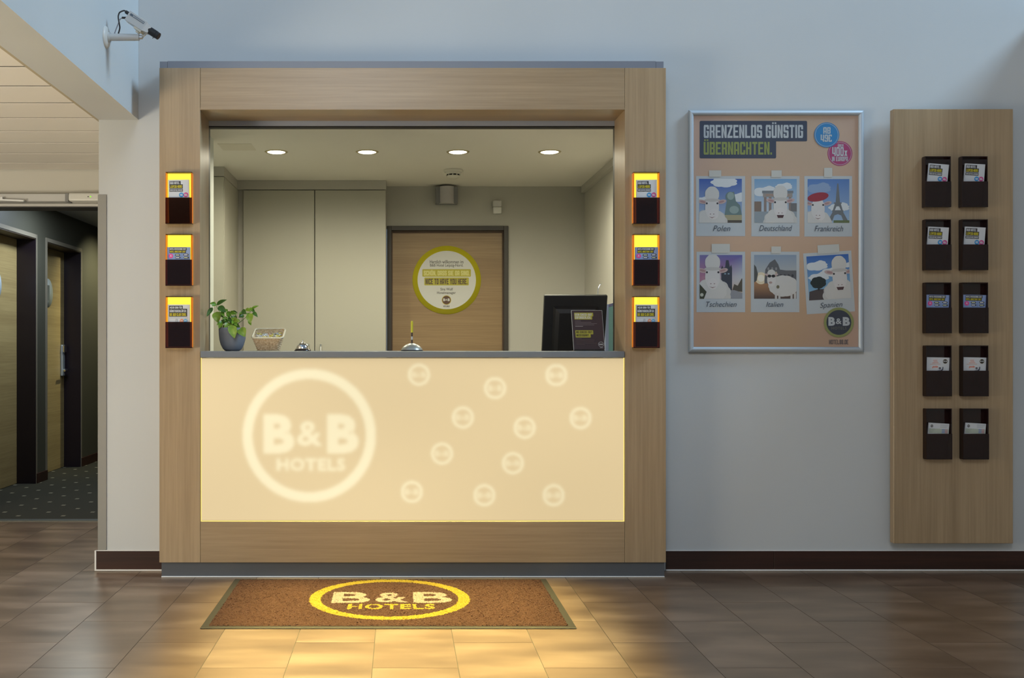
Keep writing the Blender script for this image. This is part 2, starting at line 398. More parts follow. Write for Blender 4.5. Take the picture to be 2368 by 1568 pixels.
class Print:
    """2-D artwork in its own u,v units (v runs down)"""
    def __init__(s,mul=1.0,sat=1.0): s.v=[];s.f=[];s.c=[];s.lay=0;s.xf=None;s.clip=None;s.mul=mul;s.sat=sat
    def _add(s,pts,faces,col,step=True):
        o=len(s.v)
        if step: s.lay+=1
        cols=col if isinstance(col,list) else [col]*len(pts)
        for p,c in zip(pts,cols):
            u,v=p
            if s.xf: u,v=s.xf(u,v)
            q=[k*s.mul for k in lin(c)]; g=0.3*q[0]+0.55*q[1]+0.15*q[2]; s.v.append((u,v,s.lay)); s.c.append((*[g+(k-g)*s.sat for k in q],1))
        for f in faces: s.f.append(tuple(i+o for i in f))
    def poly(s,pts,col):
        if s.clip and not isinstance(col,list):
            for ax,lim,sg in ((0,s.clip[0],1),(0,s.clip[2],-1),(1,s.clip[1],1),(1,s.clip[3],-1)):
                out=[]
                for i in range(len(pts)):
                    a,b=pts[i-1],pts[i]; da,db=sg*(a[ax]-lim),sg*(b[ax]-lim)
                    if (da>=0)!=(db>=0):
                        t=da/(da-db); out.append((a[0]+(b[0]-a[0])*t,a[1]+(b[1]-a[1])*t))
                    if db>=0: out.append(b)
                pts=out
                if len(pts)<3: return s
        s._add(pts,[tuple(range(len(pts)))],col); return s
    def block(s,t,u0,v0,u1,v1,col):
        v,tr,sub=block_geo(t); n0=len(s.v); s._add([(u0+(u1-u0)*a,v1-(v1-v0)*b) for a,b in v],tr,col)
        for i,d in enumerate(sub): q=s.v[n0+i]; s.v[n0+i]=(q[0],q[1],q[2]+d)
        return s
    def rect(s,u0,v0,u1,v1,col,r=0):
        if r<=0: pts=[(u0,v0),(u1,v0),(u1,v1),(u0,v1)]
        else:
            pts=[]
            for cx,cy,a0 in ((u0+r,v0+r,180),(u1-r,v0+r,270),(u1-r,v1-r,0),(u0+r,v1-r,90)):
                for i in range(5):
                    a=math.radians(a0+90*i/4); pts.append((cx+r*math.cos(a),cy+r*math.sin(a)))
        return s.poly(pts,col)
    def grad(s,u0,v0,u1,v1,ct,cb): return s.poly([(u0,v0),(u1,v0),(u1,v1),(u0,v1)],[ct,ct,cb,cb])
    def ell(s,cu,cv,ru,rv,col,n=28,a=0.0):
        ca,sa=math.cos(a),math.sin(a)
        return s.poly([(cu+ru*math.cos(2*PI*i/n)*ca-rv*math.sin(2*PI*i/n)*sa,cv+ru*math.cos(2*PI*i/n)*sa+rv*math.sin(2*PI*i/n)*ca) for i in range(n)],col)
    def ring(s,cu,cv,r,w,col,n=40):
        pts=[(cu+q*math.cos(2*PI*i/n),cv+q*math.sin(2*PI*i/n)) for q in (r,r-w) for i in range(n)]
        s._add(pts,[(i,(i+1)%n,n+(i+1)%n,n+i) for i in range(n)],col); return s
    def text(s,t,u0,v0,u1,v1,col,off=0.0,shear=0.0,space=1.0):
        v,tr=text_geo(t,off,shear,space)
        s._add([(u0+(u1-u0)*a,v1-(v1-v0)*b) for a,b in v],tr,col); return s
    def blob(s,cu,cv,ru,rv,col,n=11,amp=0.10):
        pts=[]
        for i in range(n*4):
            t=2*PI*i/(n*4); k=1+amp*abs(math.sin(t*n/2))
            pts.append((cu+ru*k*math.cos(t),cv+rv*k*math.sin(t)))
        return s.poly(pts,col)
    def build(s,name,to3,parent,m=None,step=0.00012):
        me=bpy.data.meshes.new(name)
        o3=world_loc(parent) if parent is not None else Vector((0,0,0))
        me.from_pydata([tuple(Vector(to3(u,v,l*step))-o3) for u,v,l in s.v],[],s.f)
        a=me.color_attributes.new('Col','FLOAT_COLOR','POINT')
        a.data.foreach_set('color',np.array(s.c,dtype=np.float32).ravel())
        me.materials.append(m or PRINT); me.update()
        o=bpy.data.objects.new(name,me); C.objects.link(o); o.parent=parent; return o

def bb_logo(p,cu,cv,r,ring,inner,white,hot,rin=0.83,hotels=True):
    """round emblem: coloured ring, dark disc, B & B and HOTELS"""
    p.ell(cu,cv,r,r,ring,44); p.ell(cu,cv,r*rin,r*rin,inner,44)
    p.text('B',cu-0.70*r,cv-0.36*r,cu-0.25*r,cv+0.22*r,white,0.055)
    p.text('&',cu-0.20*r,cv-0.27*r,cu+0.19*r,cv+0.11*r,white,0.02)
    p.text('B',cu+0.26*r,cv-0.36*r,cu+0.74*r,cv+0.22*r,white,0.055)
    if hotels: p.text('HOTELS',cu-0.49*r,cv+0.29*r,cu+0.51*r,cv+0.48*r,hot,0.02,space=1.15)

# =================================================================== THE SETTING
DW=5.04            # face of the back wall
DP=4.88            # face of the reception surround
DI=5.12            # inner end of its reveal
XL,XR=-0.981,1.096 # clear opening
ZT=2.295
XCOL=-1.52         # left end of the back wall
XLW=-1.32          # upper left wall
ZB=2.272           # its lower edge
XRW=3.20           # right wall

# floor slab and tiles
fl=MB(); fl.box(-4.4,4.6,-6,5.30,-0.12,-0.0008); fl.box(-4.4,-1.53,5.30,6.50,-0.12,-0.0008)
floor=struct('floor',fl,GROUT)
X0,TW,TL=-0.0985,0.3013,0.60
def tile_rects():
    for k in range(-11,12):
        x0=X0+k*TW; x1=x0+TW
        base=3.509 if k%2==0 else 3.812
        n0=math.floor((-6-base)/TL)
        for n in range(n0,8):
            d0=base+n*TL; d1=d0+TL
            if x0>XRW-0.02: continue
            parts=[]
            if d0<DW-0.005: parts.append((x0,min(x1,XRW-0.001),d0,min(d1,DW-0.002)))
            if d1>DW and x0<XCOL-0.01 and d0<6.5:
                parts.append((x0,min(x1,XCOL-0.002),max(d0,DW-0.002 if x1>XCOL else d0),min(d1,6.49)))
            if len(parts)==2 and x1<=XCOL: parts=[parts[1]]
            for p in parts:
                if p[1]-p[0]>0.02 and p[3]-p[2]>0.02: yield p
cache={}; far=MB(); G=0.0014
for (a,b,c,d) in tile_rects():
    w,h=round(b-a-2*G,4),round(d-c-2*G,4)
    if d<2.85:
        far.box(a+G,b-G,c+G,d-G,-0.004,0.0); continue
    if (w,h) not in cache:
        mb=MB(); mb.box(-w/2,w/2,-h/2,h/2,-0.008,0.0)
        t=obj('tile',mb,TILE,loc=(0,0,0)); t.parent=floor; cache[(w,h)]=t.data
    else:
        t=bpy.data.objects.new('tile',cache[(w,h)]); C.objects.link(t); t.parent=floor
    t.location=Vector(((a+b)/2,(c+d)/2,0))-world_loc(floor)
tag(obj('tile_field',far,TILE,floor),kind='stuff')

# back wall with its opening
wb=MB()
wb.box(XCOL,-1.10,DW,5.24,0,5.2); wb.box(1.20,4.6,DW,5.24,0,5.2)
wb.box(-1.10,1.20,DW,5.24,2.40,5.2); wb.box(-1.10,1.20,DW,5.24,0,0.98)
struct('wall_back',wb,WALL)
wl=MB(); wl.box(XCOL,XLW,-3,DW-0.001,ZB,5.2); struct('wall_left',wl,WALL)
wr=MB(); wr.box(XRW,XRW+0.2,-0.5,DW-0.001,0,2.78); struct('wall_right',wr,WALL)
# baseboards
def baseboard(name,x0,x1,y,joints,endcap=False):
    z0,z1=0.006,0.100
    mb=MB(); mb.box(x0,x1,y-0.003,y,0.0,z1+0.001)
    r=struct(name,mb,CAULK)
    xs=[x0+(0.004 if endcap else 0)]+joints+[x1]
    for a,b in zip(xs[:-1],xs[1:]):
        p=MB(); p.box(a+0.0008,b-0.0008,y-0.011,y-0.002,z0,z1,b=0.001); obj('board',p,SKIRT,r)
    c=MB(); c.box(x0,x1,y-0.013,y-0.001,0.0005,z0+0.003,b=0.002)
    c.box(x0,x1,y-0.006,y,z1-0.0005,z1+0.0045,b=0.001)
    if endcap: c.box(x0-0.004,x0+0.005,y-0.012,y-0.001,0.001,z1+0.004,b=0.001)
    tag(obj('sealant_line',c,CAULK,r),'white sealant line along the edges of the board')
    return r
baseboard('baseboard_right',1.335,XRW,DW,[X_(1788,DW)])
baseboard('baseboard_left',XCOL-0.014,-1.172,DW,[],True)
cg=MB(); cg.box(XCOL-0.004,XCOL+0.040,DW-0.004,DW,0.105,1.895,b=0.001); cg.box(XCOL-0.004,XCOL,DW,DW+0.04,0.105,1.895)
CGM=mat('satin_grey_corner_guard',(0.27,0.265,0.245),0.5)
struct('trim_1',cg,CGM,label='satin metal corner guard on the column edge')

# hall on the left: plank ceiling, soffit trim, end wall with its opening
ch=MB(); ch.box(-4.4,XCOL,-3,6.75,2.294,2.42); ceil=struct('ceiling',ch,SHADOWGAP)
edges=[X for X in np.arange(2.0,6.60,0.3085)]
zc=2.29
ys=[4.153-0.3085*k for k in range(7,0,-1)]+[4.153+0.3085*k for k in range(0,9)]
for a,b in zip(ys[:-1],ys[1:]):
    b=min(b,6.549)
    p=MB(); p.box(-4.4,XCOL-0.022,a+0.010,b-0.010,zc,zc+0.0035,b=0.001); obj('plank',p,SLAT,ceil)
t=MB(); t.box(XCOL-0.022,XCOL-0.001,-3,6.549,2.278,2.33); struct('trim_2',t,mat('beige_edge_strip',(0.46,0.40,0.29),0.7),label='beige strip between plank ceiling and beam')
we=MB(); we.box(-4.4,-1.605,6.55,6.72,2.047,2.42); we.box(-1.93,-1.605,6.55,6.72,0,2.047); we.box(-1.56,-1.516,5.241,6.549,0,2.42); we.box(-4.4,-3.02,6.55,6.72,0,2.047)
struct('wall_hall',we,mat('hall_end_wall_paint',(0.62,0.60,0.54),0.8))
hw=MB(); hw.box(-4.5,-4.4,-6,6.6,0,2.42); struct('wall_hall_left',hw,WALL)
hr=MB(); hr.box(-3.02,-1.93,6.535,6.56,2.047,2.066,b=0.002); struct('trim_3',hr,WHITEP,label='pale metal rail above the corridor opening')
hd=MB(); hd.box(-3.02,-1.93,6.54,6.70,2.040,2.047); struct('trim_4',hd,BLACKR,label='black seal under the rail')
th=MB(); th.box(-3.02,-1.93,6.47,6.53,-0.002,0.006,b=0.002); struct('trim_5',th,mat('dull_threshold_metal',(0.12,0.13,0.12),0.5,0.5),label='metal threshold strip between tiles and carpet')

# corridor beyond
fc=MB(); fc.box(-3.2,-1.93,6.50,15,-0.10,0.002); struct('floor_corridor',fc,CARPET)
cc=MB(); cc.box(-3.4,-1.73,6.72,15,2.32,2.42); struct('ceiling_corridor',cc,mat('corridor_ceiling_paint',(0.42,0.44,0.46),0.8))
XC=-3.01
wc=MB()
d1=(7.35,8.26); d2=(8.51,9.42); zd=2.03
for a,b in ((6.72,d1[0]),(d1[1],d2[0]),(d2[1],15)): wc.box(XC-0.2,XC,a,b,0,2.32)
for a,b in (d1,d2): wc.box(XC-0.2,XC,a,b,zd,2.32)
struct('wall_corridor_left',wc,OLIVE)
wc=MB(); wc.box(-1.93,-1.73,6.72,15,0,2.32); struct('wall_corridor_right',wc,OLIVE)
wc=MB(); wc.box(-3.2,-1.73,15,15.1,0,2.4); struct('wall_corridor_end',wc,OLIVE)
bb=MB()
for a,b in ((6.72,d1[0]),(d1[1],d2[0]),(d2[1],15)): bb.box(XC,XC+0.012,a+0.002,b-0.002,0.002,0.085,b=0.002)
struct('baseboard_corridor',bb,SKIRT)

def corridor_door(n,d,discs,num,handle):
    r=thing('door_%d'%n,None,None,(XC,(d[0]+d[1])/2,0)); r['kind']='structure'
    a,b=d
    lf=MB(); lf.box(XC-0.195,XC-0.155,a+0.001,b-0.001,0.006,zd-0.002); obj('door_leaf',lf,OAK_DY,r)
    j=MB(); j.box(XC-0.154,XC+0.001,b-0.012,b-0.001,0.002,zd-0.001); j.box(XC-0.154,XC+0.001,a+0.001,a+0.012,0.002,zd-0.001)
    obj('door_jamb',j,JAMB,r)
    h=MB(); h.box(XC-0.154,XC+0.001,a+0.012,b-0.012,zd-0.013,zd-0.001); obj('door_head',h,mat('brown_head_%d'%n,(0.05,0.035,0.022),0.5),r)
    e=MB()
    e.box(XC-0.001,XC+0.006,a-0.03,a+0.004,0.0,zd+0.028); e.box(XC-0.001,XC+0.006,b-0.004,b+0.016,0.0,zd+0.028); e.box(XC-0.001,XC+0.006,a,b,zd-0.004,zd+0.028)
    obj('frame_edge',e,FRAMEEDGE,r)
    c=MB(); c.lathe([(0.0,0.004),(0.128,0.004),(0.128,0.0),(0,0.0)],(XC-0.155,discs[0],discs[1]),36,'X'); dsk=obj('number_disc',c,mat('disc_white_%d'%n,(0.50,0.58,0.62),0.5),r)
    if num:
        p=Print(); p.text(num,-0.03,-0.07,0.03,0.07,(120,125,120),0.02)
        p.build('number',lambda u,v,l:(XC-0.1505+l,discs[0]+0.01+u,discs[1]-v),r)
    if handle:
        hy=b-0.075
        m=MB(); m.box(XC-0.155,XC-0.135,hy-0.035,hy+0.035,0.86,1.15,b=0.006,seg=2); pl=obj('lock_plate',m,SILVER,r)
        m=MB(); m.cyl((XC-0.140,hy,0.915),(XC-0.095,hy,0.915),0.011); m.tube([(XC-0.098,hy,0.915),(XC-0.092,hy-0.01,0.915),(XC-0.092,hy-0.11,0.912)],0.010)
        obj('lever',m,CHROME,pl)
        m=MB(); m.box(XC-0.136,XC-0.118,hy-0.03,hy+0.03,1.08,1.145,b=0.004); obj('card_reader',m,CHROME,pl)
    return r
corridor_door(2,d1,(7.80,1.615),'',False)
corridor_door(3,d2,(8.97,1.615),'1',True)

# office behind the counter
fo=MB(); fo.box(-1.60,1.7,5.24,8.4,-0.10,0.0); struct('floor_office',fo,mat('office_floor',(0.42,0.40,0.33),0.6))
co=MB(); co.box(-1.60,1.7,5.245,8.4,2.43,2.55); ceilo=struct('ceiling_office',co,CEIL)
wo=MB()
wo.box(-1.60,-0.119,8.10,8.25,0,2.43); wo.box(0.862,1.7,8.10,8.25,0,2.43); wo.box(-0.119,0.862,8.10,8.25,2.10,2.43)
struct('wall_office_back',wo,OFFW)
wo=MB(); wo.box(1.492,1.65,5.245,8.10,0,2.43); struct('wall_office_right',wo,OFFW)
wo=MB(); wo.box(-1.32,-1.173,5.245,6.28,0,2.43); wo.box(-1.70,-1.60,6.56,8.25,0,2.43); wo.box(-1.515,-1.32,6.20,6.28,0,2.43); wo.box(-1.70,-1.515,6.555,6.62,0,2.43)
struct('wall_office_left',wo,mat('pale_blue_white_paint',(0.62,0.66,0.62),0.6))
# access patch in the office ceiling
pm=MB(); pm.box(-1.172,-0.955,6.40,6.62,2.4285,2.4305,b=0.0005); obj('filler_patch',pm,mat('ceiling_filler',(0.64,0.60,0.51),0.9),ceilo)
rl=MB(); rl.box(1.462,1.4915,5.25,8.09,2.375,2.4295); struct('trim_6',rl,OFFW,label='cream coving along the right office wall')

# office door with dark frame
DD=8.10
dr=thing('door_1',None,None,(0.37,DD,0)); dr['kind']='structure'
fx0,fx1,fz=-0.109,0.872,2.108
m=MB(); m.box(fx0,fx0+0.036,DD-0.02,DD+0.05,0,fz,b=0.002); m.box(fx1-0.036,fx1,DD-0.02,DD+0.05,0,fz,b=0.002); m.box(fx0+0.036,fx1-0.036,DD-0.02,DD+0.05,fz-0.036,fz,b=0.002)
obj('door_frame',m,DARKFR,dr)
m=MB(); m.box(fx0+0.036,fx0+0.044,DD+0.015,DD+0.06,0,fz-0.036); m.box(fx1-0.044,fx1-0.036,DD+0.015,DD+0.06,0,fz-0.036); m.box(fx0+0.044,fx1-0.044,DD+0.015,DD+0.06,fz-0.050,fz-0.036)
obj('seal_strip',m,mat('brown_seal',(0.09,0.055,0.035),0.6),dr)
m=MB(); m.box(fx0+0.044,fx1-0.044,DD+0.030,DD+0.07,0.005,fz-0.050,b=0.002); obj('door_leaf',m,OAK_D,dr)
m=MB(); m.box(0.80,0.825,DD+0.02,DD+0.032,0.98,1.02); m.cyl((0.81,DD+0.03,1.0),(0.81,DD-0.02,1.0),0.010); m.tube([(0.81,DD-0.018,1.0),(0.79,DD-0.022,1.0),(0.69,DD-0.022,1.0)],0.009); obj('door_handle',m,METAL,dr)

# =================================================================== RECEPTION SURROUND
sur=thing('reception_surround','large pale oak frame around the reception opening','counter frame',(0.06,DP,0))
xo0,xo1=X_(368.5,DP),X_(1540,DP); xi0,xi1=X_(463.5,DP),X_(1444.5,DP)
zt,zb=Z_(157,DP),Z_(1301,DP); zh=Z_(253.5,DP); zlo,zl1=Z_(1301,DP),Z_(1206.5,DP)
ZCT=1.1065       # counter top
for a,b in ((xo0,xi0-0.0012),(xi1+0.0012,xo1)):
    m=MB(); m.box(a,b,DP,DW-0.001,zb,zt,b=0.0012); obj('post',m,OAK_V,sur)
m=MB(); m.box(xi0,xi1,DP,DW-0.001,zh,zt,b=0.0012); obj('header_panel',m,OAK_H,sur)
m=MB(); m.box(xi0,xi1,DP,DW-0.001,zlo,zl1,b=0.0012); obj('base_panel',m,OAK_H,sur)
LIN=0.0
# reveal liners (slightly tapering boards lining the opening)
m=MB(); m.box(xi0-0.02,XL,DP+0.001,DI,ZCT+0.0005,zh); obj('reveal_board',m,OAK_V,sur)
m=MB(); m.box(XR,xi1+0.02,DP+0.001,DI,ZCT+0.0005,zh); obj('reveal_board',m,OAK_V,sur)
m=MB(); m.box(XL,XR,DP+0.001,DI,ZT,zh-0.0005); obj('reveal_board',m,OAK_H,sur)
m=MB(); m.box(xo0+0.007,xo1-0.004,DP+0.016,DW-0.002,0.004,zb-0.0005); pl=obj('plinth',m,mat('dark_grey_plinth',(0.085,0.092,0.105),0.5),sur); tag(pl,'blue grey recessed plinth')
m=MB(); m.box(xo0+0.006,xo1-0.003,DP+0.010,DP+0.030,0.0003,0.006,b=0.002); obj('sealant_line',m,CAULK,sur)
ztr=Z_(143.5,DP+0.02)
m=MB(); m.box(X_(387,DP),X_(1517,DP),DP+0.004,DW-0.002,zt+0.0005,ztr); tag(obj('top_rail',m,GREYRAIL,sur),'blue grey rail along the top')
for a,b in ((X_(369,DP),X_(386.4,DP)),(X_(1517.6,DP),X_(1535,DP))):
    m=MB(); m.box(a,b,DP+0.004,DW-0.002,zt+0.0005,ztr-0.002); obj('end_cap',m,GREYRAIL,sur)

ct=MB(); ct.box(xi0+0.001,xi1-0.001,DP-0.006,5.50,ZCT-0.031,ZCT,b=0.003,seg=2)
tag(obj('countertop',ct,GREY),'long blue grey counter slab across the reception opening','countertop')

sh=MB()
shr=thing('roller_shutter','blue grey shutter end rail at the top of the reception opening','shutter',(0.06,DI+0.02,2.25))
m=MB(); m.box(XL-0.03,XR+0.03,DI+0.001,DI+0.05,Z_(291,DI),ZT+0.02,b=0.002); obj('end_rail',m,mat('shutter_rail_enamel',(0.36,0.40,0.50),0.4),shr)
m=MB(); m.box(XL-0.03,XR+0.03,DI+0.004,DI+0.045,Z_(294.5,DI),Z_(290.5,DI)); obj('rubber_seal',m,BLACKR,shr)
for a in (XL-0.012,XR+0.0005):
    m=MB(); m.box(a,a+0.0115,DI+0.001,DI+0.04,ZCT+0.001,Z_(294.5,DI)); tag(obj('guide_channel',m,mat('dark_guide',(0.06,0.055,0.05),0.4,0.5),shr),'dark guide channel at the side')

# ---------------------------------------------- backlit panel with blurred round emblems
def raster(polys,U,V):
    """coverage (0/1) of triangles on the sample grid U,V"""
    out=np.zeros(U.shape,bool)
    for pts,tris in polys:
        for t in tris:
            a,b,c=pts[t[0]],pts[t[1]],pts[t[2]]
            lo=np.minimum(np.minimum(a,b),c); hi=np.maximum(np.maximum(a,b),c)
            i0=np.searchsorted(U[0],lo[0]); i1=np.searchsorted(U[0],hi[0],'right')
            j0=np.searchsorted(V[:,0],lo[1]); j1=np.searchsorted(V[:,0],hi[1],'right')
            if i1<=i0 or j1<=j0: continue
            u=U[j0:j1,i0:i1]; v=V[j0:j1,i0:i1]
            def e(p,q): return (q[0]-p[0])*(v-p[1])-(q[1]-p[1])*(u-p[0])
            e0,e1,e2=e(a,b),e(b,c),e(c,a)
            out[j0:j1,i0:i1] |= ((e0>=0)&(e1>=0)&(e2>=0))|((e0<=0)&(e1<=0)&(e2<=0))
    return out
def tpoly(s,u0,v0,u1,v1,off,space=1.0,shear=0):
    v,t=text_geo(s,off,shear,space); return (np.column_stack((u0+(u1-u0)*v[:,0],v1-(v1-v0)*v[:,1])),t)
def blur(A,sig):
    r=int(math.ceil(sig*3)); k=np.exp(-0.5*(np.arange(-r,r+1)/sig)**2); k/=k.sum()
    P=np.pad(A,((r,r),(0,0)),'edge'); A=sum(k[i]*P[i:i+A.shape[0]] for i in range(2*r+1))
    P=np.pad(A,((0,0),(r,r)),'edge'); return sum(k[i]*P[:,i:i+A.shape[1]] for i in range(2*r+1))

us=np.arange(466,1443.1,1.6); vs_=np.arange(829,1204.6,1.6)
U,V=np.meshgrid(us,vs_)
big=raster([tpoly('B',609,958,681,1049,0.048),tpoly('&',687,974,744.5,1031.5,0.02),tpoly('B',757,958,829.6,1049,0.048),tpoly('HOTELS',640,1059.6,798,1089,0.035,1.12)],U,V).astype(float)
R=np.hypot(U-715,V-1007.5)
big=np.maximum(big*0.95,(R<154)&(R>131))
big=blur(big,2.4)
SM=[(968.8,866.5),(1145,897.7),(1286.7,867.3),(1070.6,965.6),(1213.4,989.4),(1342.8,967),(1022.3,1049.2),(1186.2,1071.4),(952.5,1137.6),(1120.3,1145.4),(1280.5,1145.4)]
small=np.zeros_like(big)
for cx,cy in SM:
    R2=np.hypot(U-cx,V-cy)
    small=np.maximum(small,(R2<25.5)&(R2>19))
    small=np.maximum(small,0.75*raster([tpoly('B',cx-16.5,cy-7,cx-4.5,cy+7,0.07),tpoly('B',cx+4.5,cy-7,cx+16.5,cy+7,0.07),tpoly('&',cx-3.5,cy-4,cx+3.5,cy+5,0.02)],U,V))
small=blur(small,1.9)*0.85
glow=np.clip(big+small,0,1)
base=np.array(lin((231,206,157))); hi=np.array(lin((254,240,197)))
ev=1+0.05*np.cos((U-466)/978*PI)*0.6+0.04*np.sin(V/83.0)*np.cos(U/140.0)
edge=1-0.16*np.exp(-(V-829)/9.0)          # the slab's shadow line, put into the sheet colour: dimmer just below it
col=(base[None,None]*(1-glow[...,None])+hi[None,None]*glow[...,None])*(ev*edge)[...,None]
EM=bpy.data.materials.new('backlit_satin_sheet'); EM.use_nodes=True
b_=bsdf(EM); b_.inputs['Base Color'].default_value=(0.05,0.045,0.035,1); b_.inputs['Roughness'].default_value=0.5
vc=N(EM,'ShaderNodeVertexColor'); vc.layer_name='Col'; L(EM,vc.outputs[0],b_.inputs['Emission Color']); b_.inputs['Emission Strength'].default_value=0.94

panel=thing('light_panel','glowing cream backlit panel with round emblems under the counter','lit sign',(0.06,DP,0.273))
PY=DP+0.003
def grid_mesh(name,mask,parent,label=None):
    ny,nx=U.shape
    idx=np.arange(ny*nx).reshape(ny,nx)
    q=np.stack((idx[:-1,:-1],idx[1:,:-1],idx[1:,1:],idx[:-1,1:]),-1)[mask]
    used=np.unique(q); rem=np.full(ny*nx,-1); rem[used]=np.arange(len(used)); q=rem[q]
    Xw=(U.ravel()[used]-VX)*DP/F; Zw=HC-(V.ravel()[used]-VY)*DP/F
    o3=world_loc(parent)
    co=np.column_stack((Xw-o3.x,np.full(len(used),PY-o3.y),Zw-o3.z))
    me=bpy.data.meshes.new(name); me.from_pydata(co.tolist(),[],q.tolist())
    a=me.color_attributes.new('Col','FLOAT_COLOR','POINT')
    cc_=np.column_stack((col.reshape(-1,3)[used],np.ones(len(used)))).astype(np.float32); a.data.foreach_set('color',cc_.ravel())
    me.materials.append(EM); me.update()
    o=bpy.data.objects.new(name,me); C.objects.link(o); o.parent=parent
    if label: o['label']=label
    return o
cu=(U[:-1,:-1]+U[1:,1:])/2; cv=(V[:-1,:-1]+V[1:,1:])/2
mk=np.hypot(cu-715,cv-1007.5)<163
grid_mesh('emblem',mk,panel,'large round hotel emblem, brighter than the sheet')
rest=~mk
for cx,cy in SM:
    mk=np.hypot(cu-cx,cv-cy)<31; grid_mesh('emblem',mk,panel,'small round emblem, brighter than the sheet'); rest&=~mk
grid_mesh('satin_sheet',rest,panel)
xa,xb_,za,zb_=X_(464.2,DP),X_(1444,DP),Z_(1206.2,DP),Z_(827.5,DP)
m=MB(); m.box(xa,xb_,PY+0.004,PY+0.02,za,zb_); obj('carrier_board',m,mat('panel_carrier',(0.5,0.45,0.35),0.6),panel)
m=MB(); w=0.0035
m.box(xa,xa+w,PY-0.001,PY+0.004,za,zb_); m.box(xb_-w,xb_,PY-0.001,PY+0.004,za,zb_); m.box(xa,xb_,PY-0.001,PY+0.004,za,za+w)
tag(obj('edge_light',m,LEDSTRIP,panel),'bright yellow line of light around the sheet')

# =================================================================== MAT
mcx,mcy=-0.048,4.418
mw,mh=1.506,0.848
mat_r=thing('entrance_mat','brown entrance mat with yellow ring emblem below the lit counter','mat',(mcx,mcy,0))
RUB=mat('grey_brown_rubber',(0.030,0.024,0.018),0.6)
m=MB(); m.box(mcx-mw/2,mcx+mw/2,mcy-mh/2,mcy+mh/2,0.0005,0.005,b=0.002); obj('rubber_border',m,RUB,mat_r)
px_=np.arange(mcx-mw/2+0.030,mcx+mw/2-0.030+1e-6,0.0030); py_=np.arange(mcy-mh/2+0.026,mcy+mh/2-0.026+1e-6,0.0034)
U2,V2=np.meshgrid(px_,py_)
rng=np.random.default_rng(5)
jx=U2+rng.normal(0,0.0016,U2.shape); jy=V2+rng.normal(0,0.0016,U2.shape)
def tp3(s,x0,y0,x1,y1,off,space=1.0):
    v,t=text_geo(s,off,0,space); return (np.column_stack((x0+(x1-x0)*v[:,0],y0+(y1-y0)*v[:,1])),t)
let=raster([tp3('B',-0.303,4.368,-0.135,4.563,0.022),tp3('&',-0.113,4.378,0.031,4.552,0.02),tp3('B',0.057,4.368,0.2275,4.563,0.022)],U2,V2)
hot=raster([tp3('HOTELS',-0.228,4.266,0.147,4.349,0.03,1.1)],U2,V2)
RR=np.hypot(jx+0.050,jy-4.453); rg=(RR<0.356)&(RR>0.306)
def PILE(name,c0,c1):
    m=mat(name,c0,0.95); n=noise_of(m,260,detail=2); r=ramp(m,n.outputs[0],[(0.35,c1),(0.6,c0)]); L(m,r.outputs[0],bsdf(m).inputs['Base Color'])
    n2=noise_of(m,5,detail=2)
    return m
BROWN=PILE('brown_loop_pile',(0.058,0.018,0.0055),(0.044,0.0135,0.0045)); YEL=PILE('yellow_pile',(0.30,0.205,0.008),(0.25,0.17,0.007)); BEI=PILE('beige_pile',(0.27,0.205,0.155),(0.23,0.17,0.125))
zz=0.0085+rng.normal(0,0.0011,U2.shape)
bd=np.ones_like(zz,bool); bd[1:-1,1:-1]=False; zz[bd]=0.004
def pile_mesh(name,mask,m):
    ny,nx=U2.shape; idx=np.arange(ny*nx).reshape(ny,nx)
    q=np.stack((idx[:-1,:-1],idx[:-1,1:],idx[1:,1:],idx[1:,:-1]),-1)[mask]
    used=np.unique(q); rem=np.full(ny*nx,-1); rem[used]=np.arange(len(used)); q=rem[q]
    co=np.column_stack((jx.ravel()[used]-mcx,jy.ravel()[used]-mcy,zz.ravel()[used]))
    me=bpy.data.meshes.new(name); me.from_pydata(co.tolist(),[],q.tolist()); me.materials.append(m); me.update()
    o=bpy.data.objects.new(name,me); C.objects.link(o); o.parent=mat_r; return o
c4=lambda A:A[:-1,:-1]
pile_mesh('pile',~(c4(let)|c4(hot)|c4(rg)),BROWN)
tag(pile_mesh('ring',c4(rg)&~c4(let)&~c4(hot),YEL),'yellow ring woven into the pile')
tag(pile_mesh('lettering',c4(let),BEI),'beige initials in the ring')
tag(pile_mesh('lettering',c4(hot)&~c4(let),YEL),'yellow word below the initials')

# =================================================================== LEAFLET HOLDERS
HW,HH,HD=0.127,0.251,0.034
def holder(name,label,cat,loc,lit,group):
    """wall-mounted acrylic holder; loc is the bottom centre of its back"""
    x,y,z=loc; r=thing(name,label,cat,loc,group)
    S_=AMBER if lit else SMOKE; Fm=AMBERD if lit else SMOKE
    a,b=x-HW/2,x+HW/2
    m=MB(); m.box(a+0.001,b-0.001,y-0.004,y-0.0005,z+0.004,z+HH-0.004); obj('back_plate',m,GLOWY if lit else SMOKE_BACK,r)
    for u in (a,b-0.004):
        m=MB(); m.box(u,u+0.004,y-HD,y-0.0045,z+0.004,z+HH-0.004); obj('side_wall',m,S_,r)
    m=MB(); m.box(a,b,y-HD,y-0.0045,z,z+0.0038); obj('bottom_plate',m,Fm,r)
    m=MB(); m.box(a,b,y-HD,y-0.0045,z+HH-0.0038,z+HH); obj('top_plate',m,Fm,r)
    m=MB(); m.box(a-0.0005,b+0.0005,y-HD-0.004,y-HD-0.0002,z,z+HH*0.505,b=0.0006); obj('pocket_front',m,Fm,r)
    return r
SMOKE_BACK=mat('dark_brown_acrylic_back',(0.018,0.006,0.005),0.10)

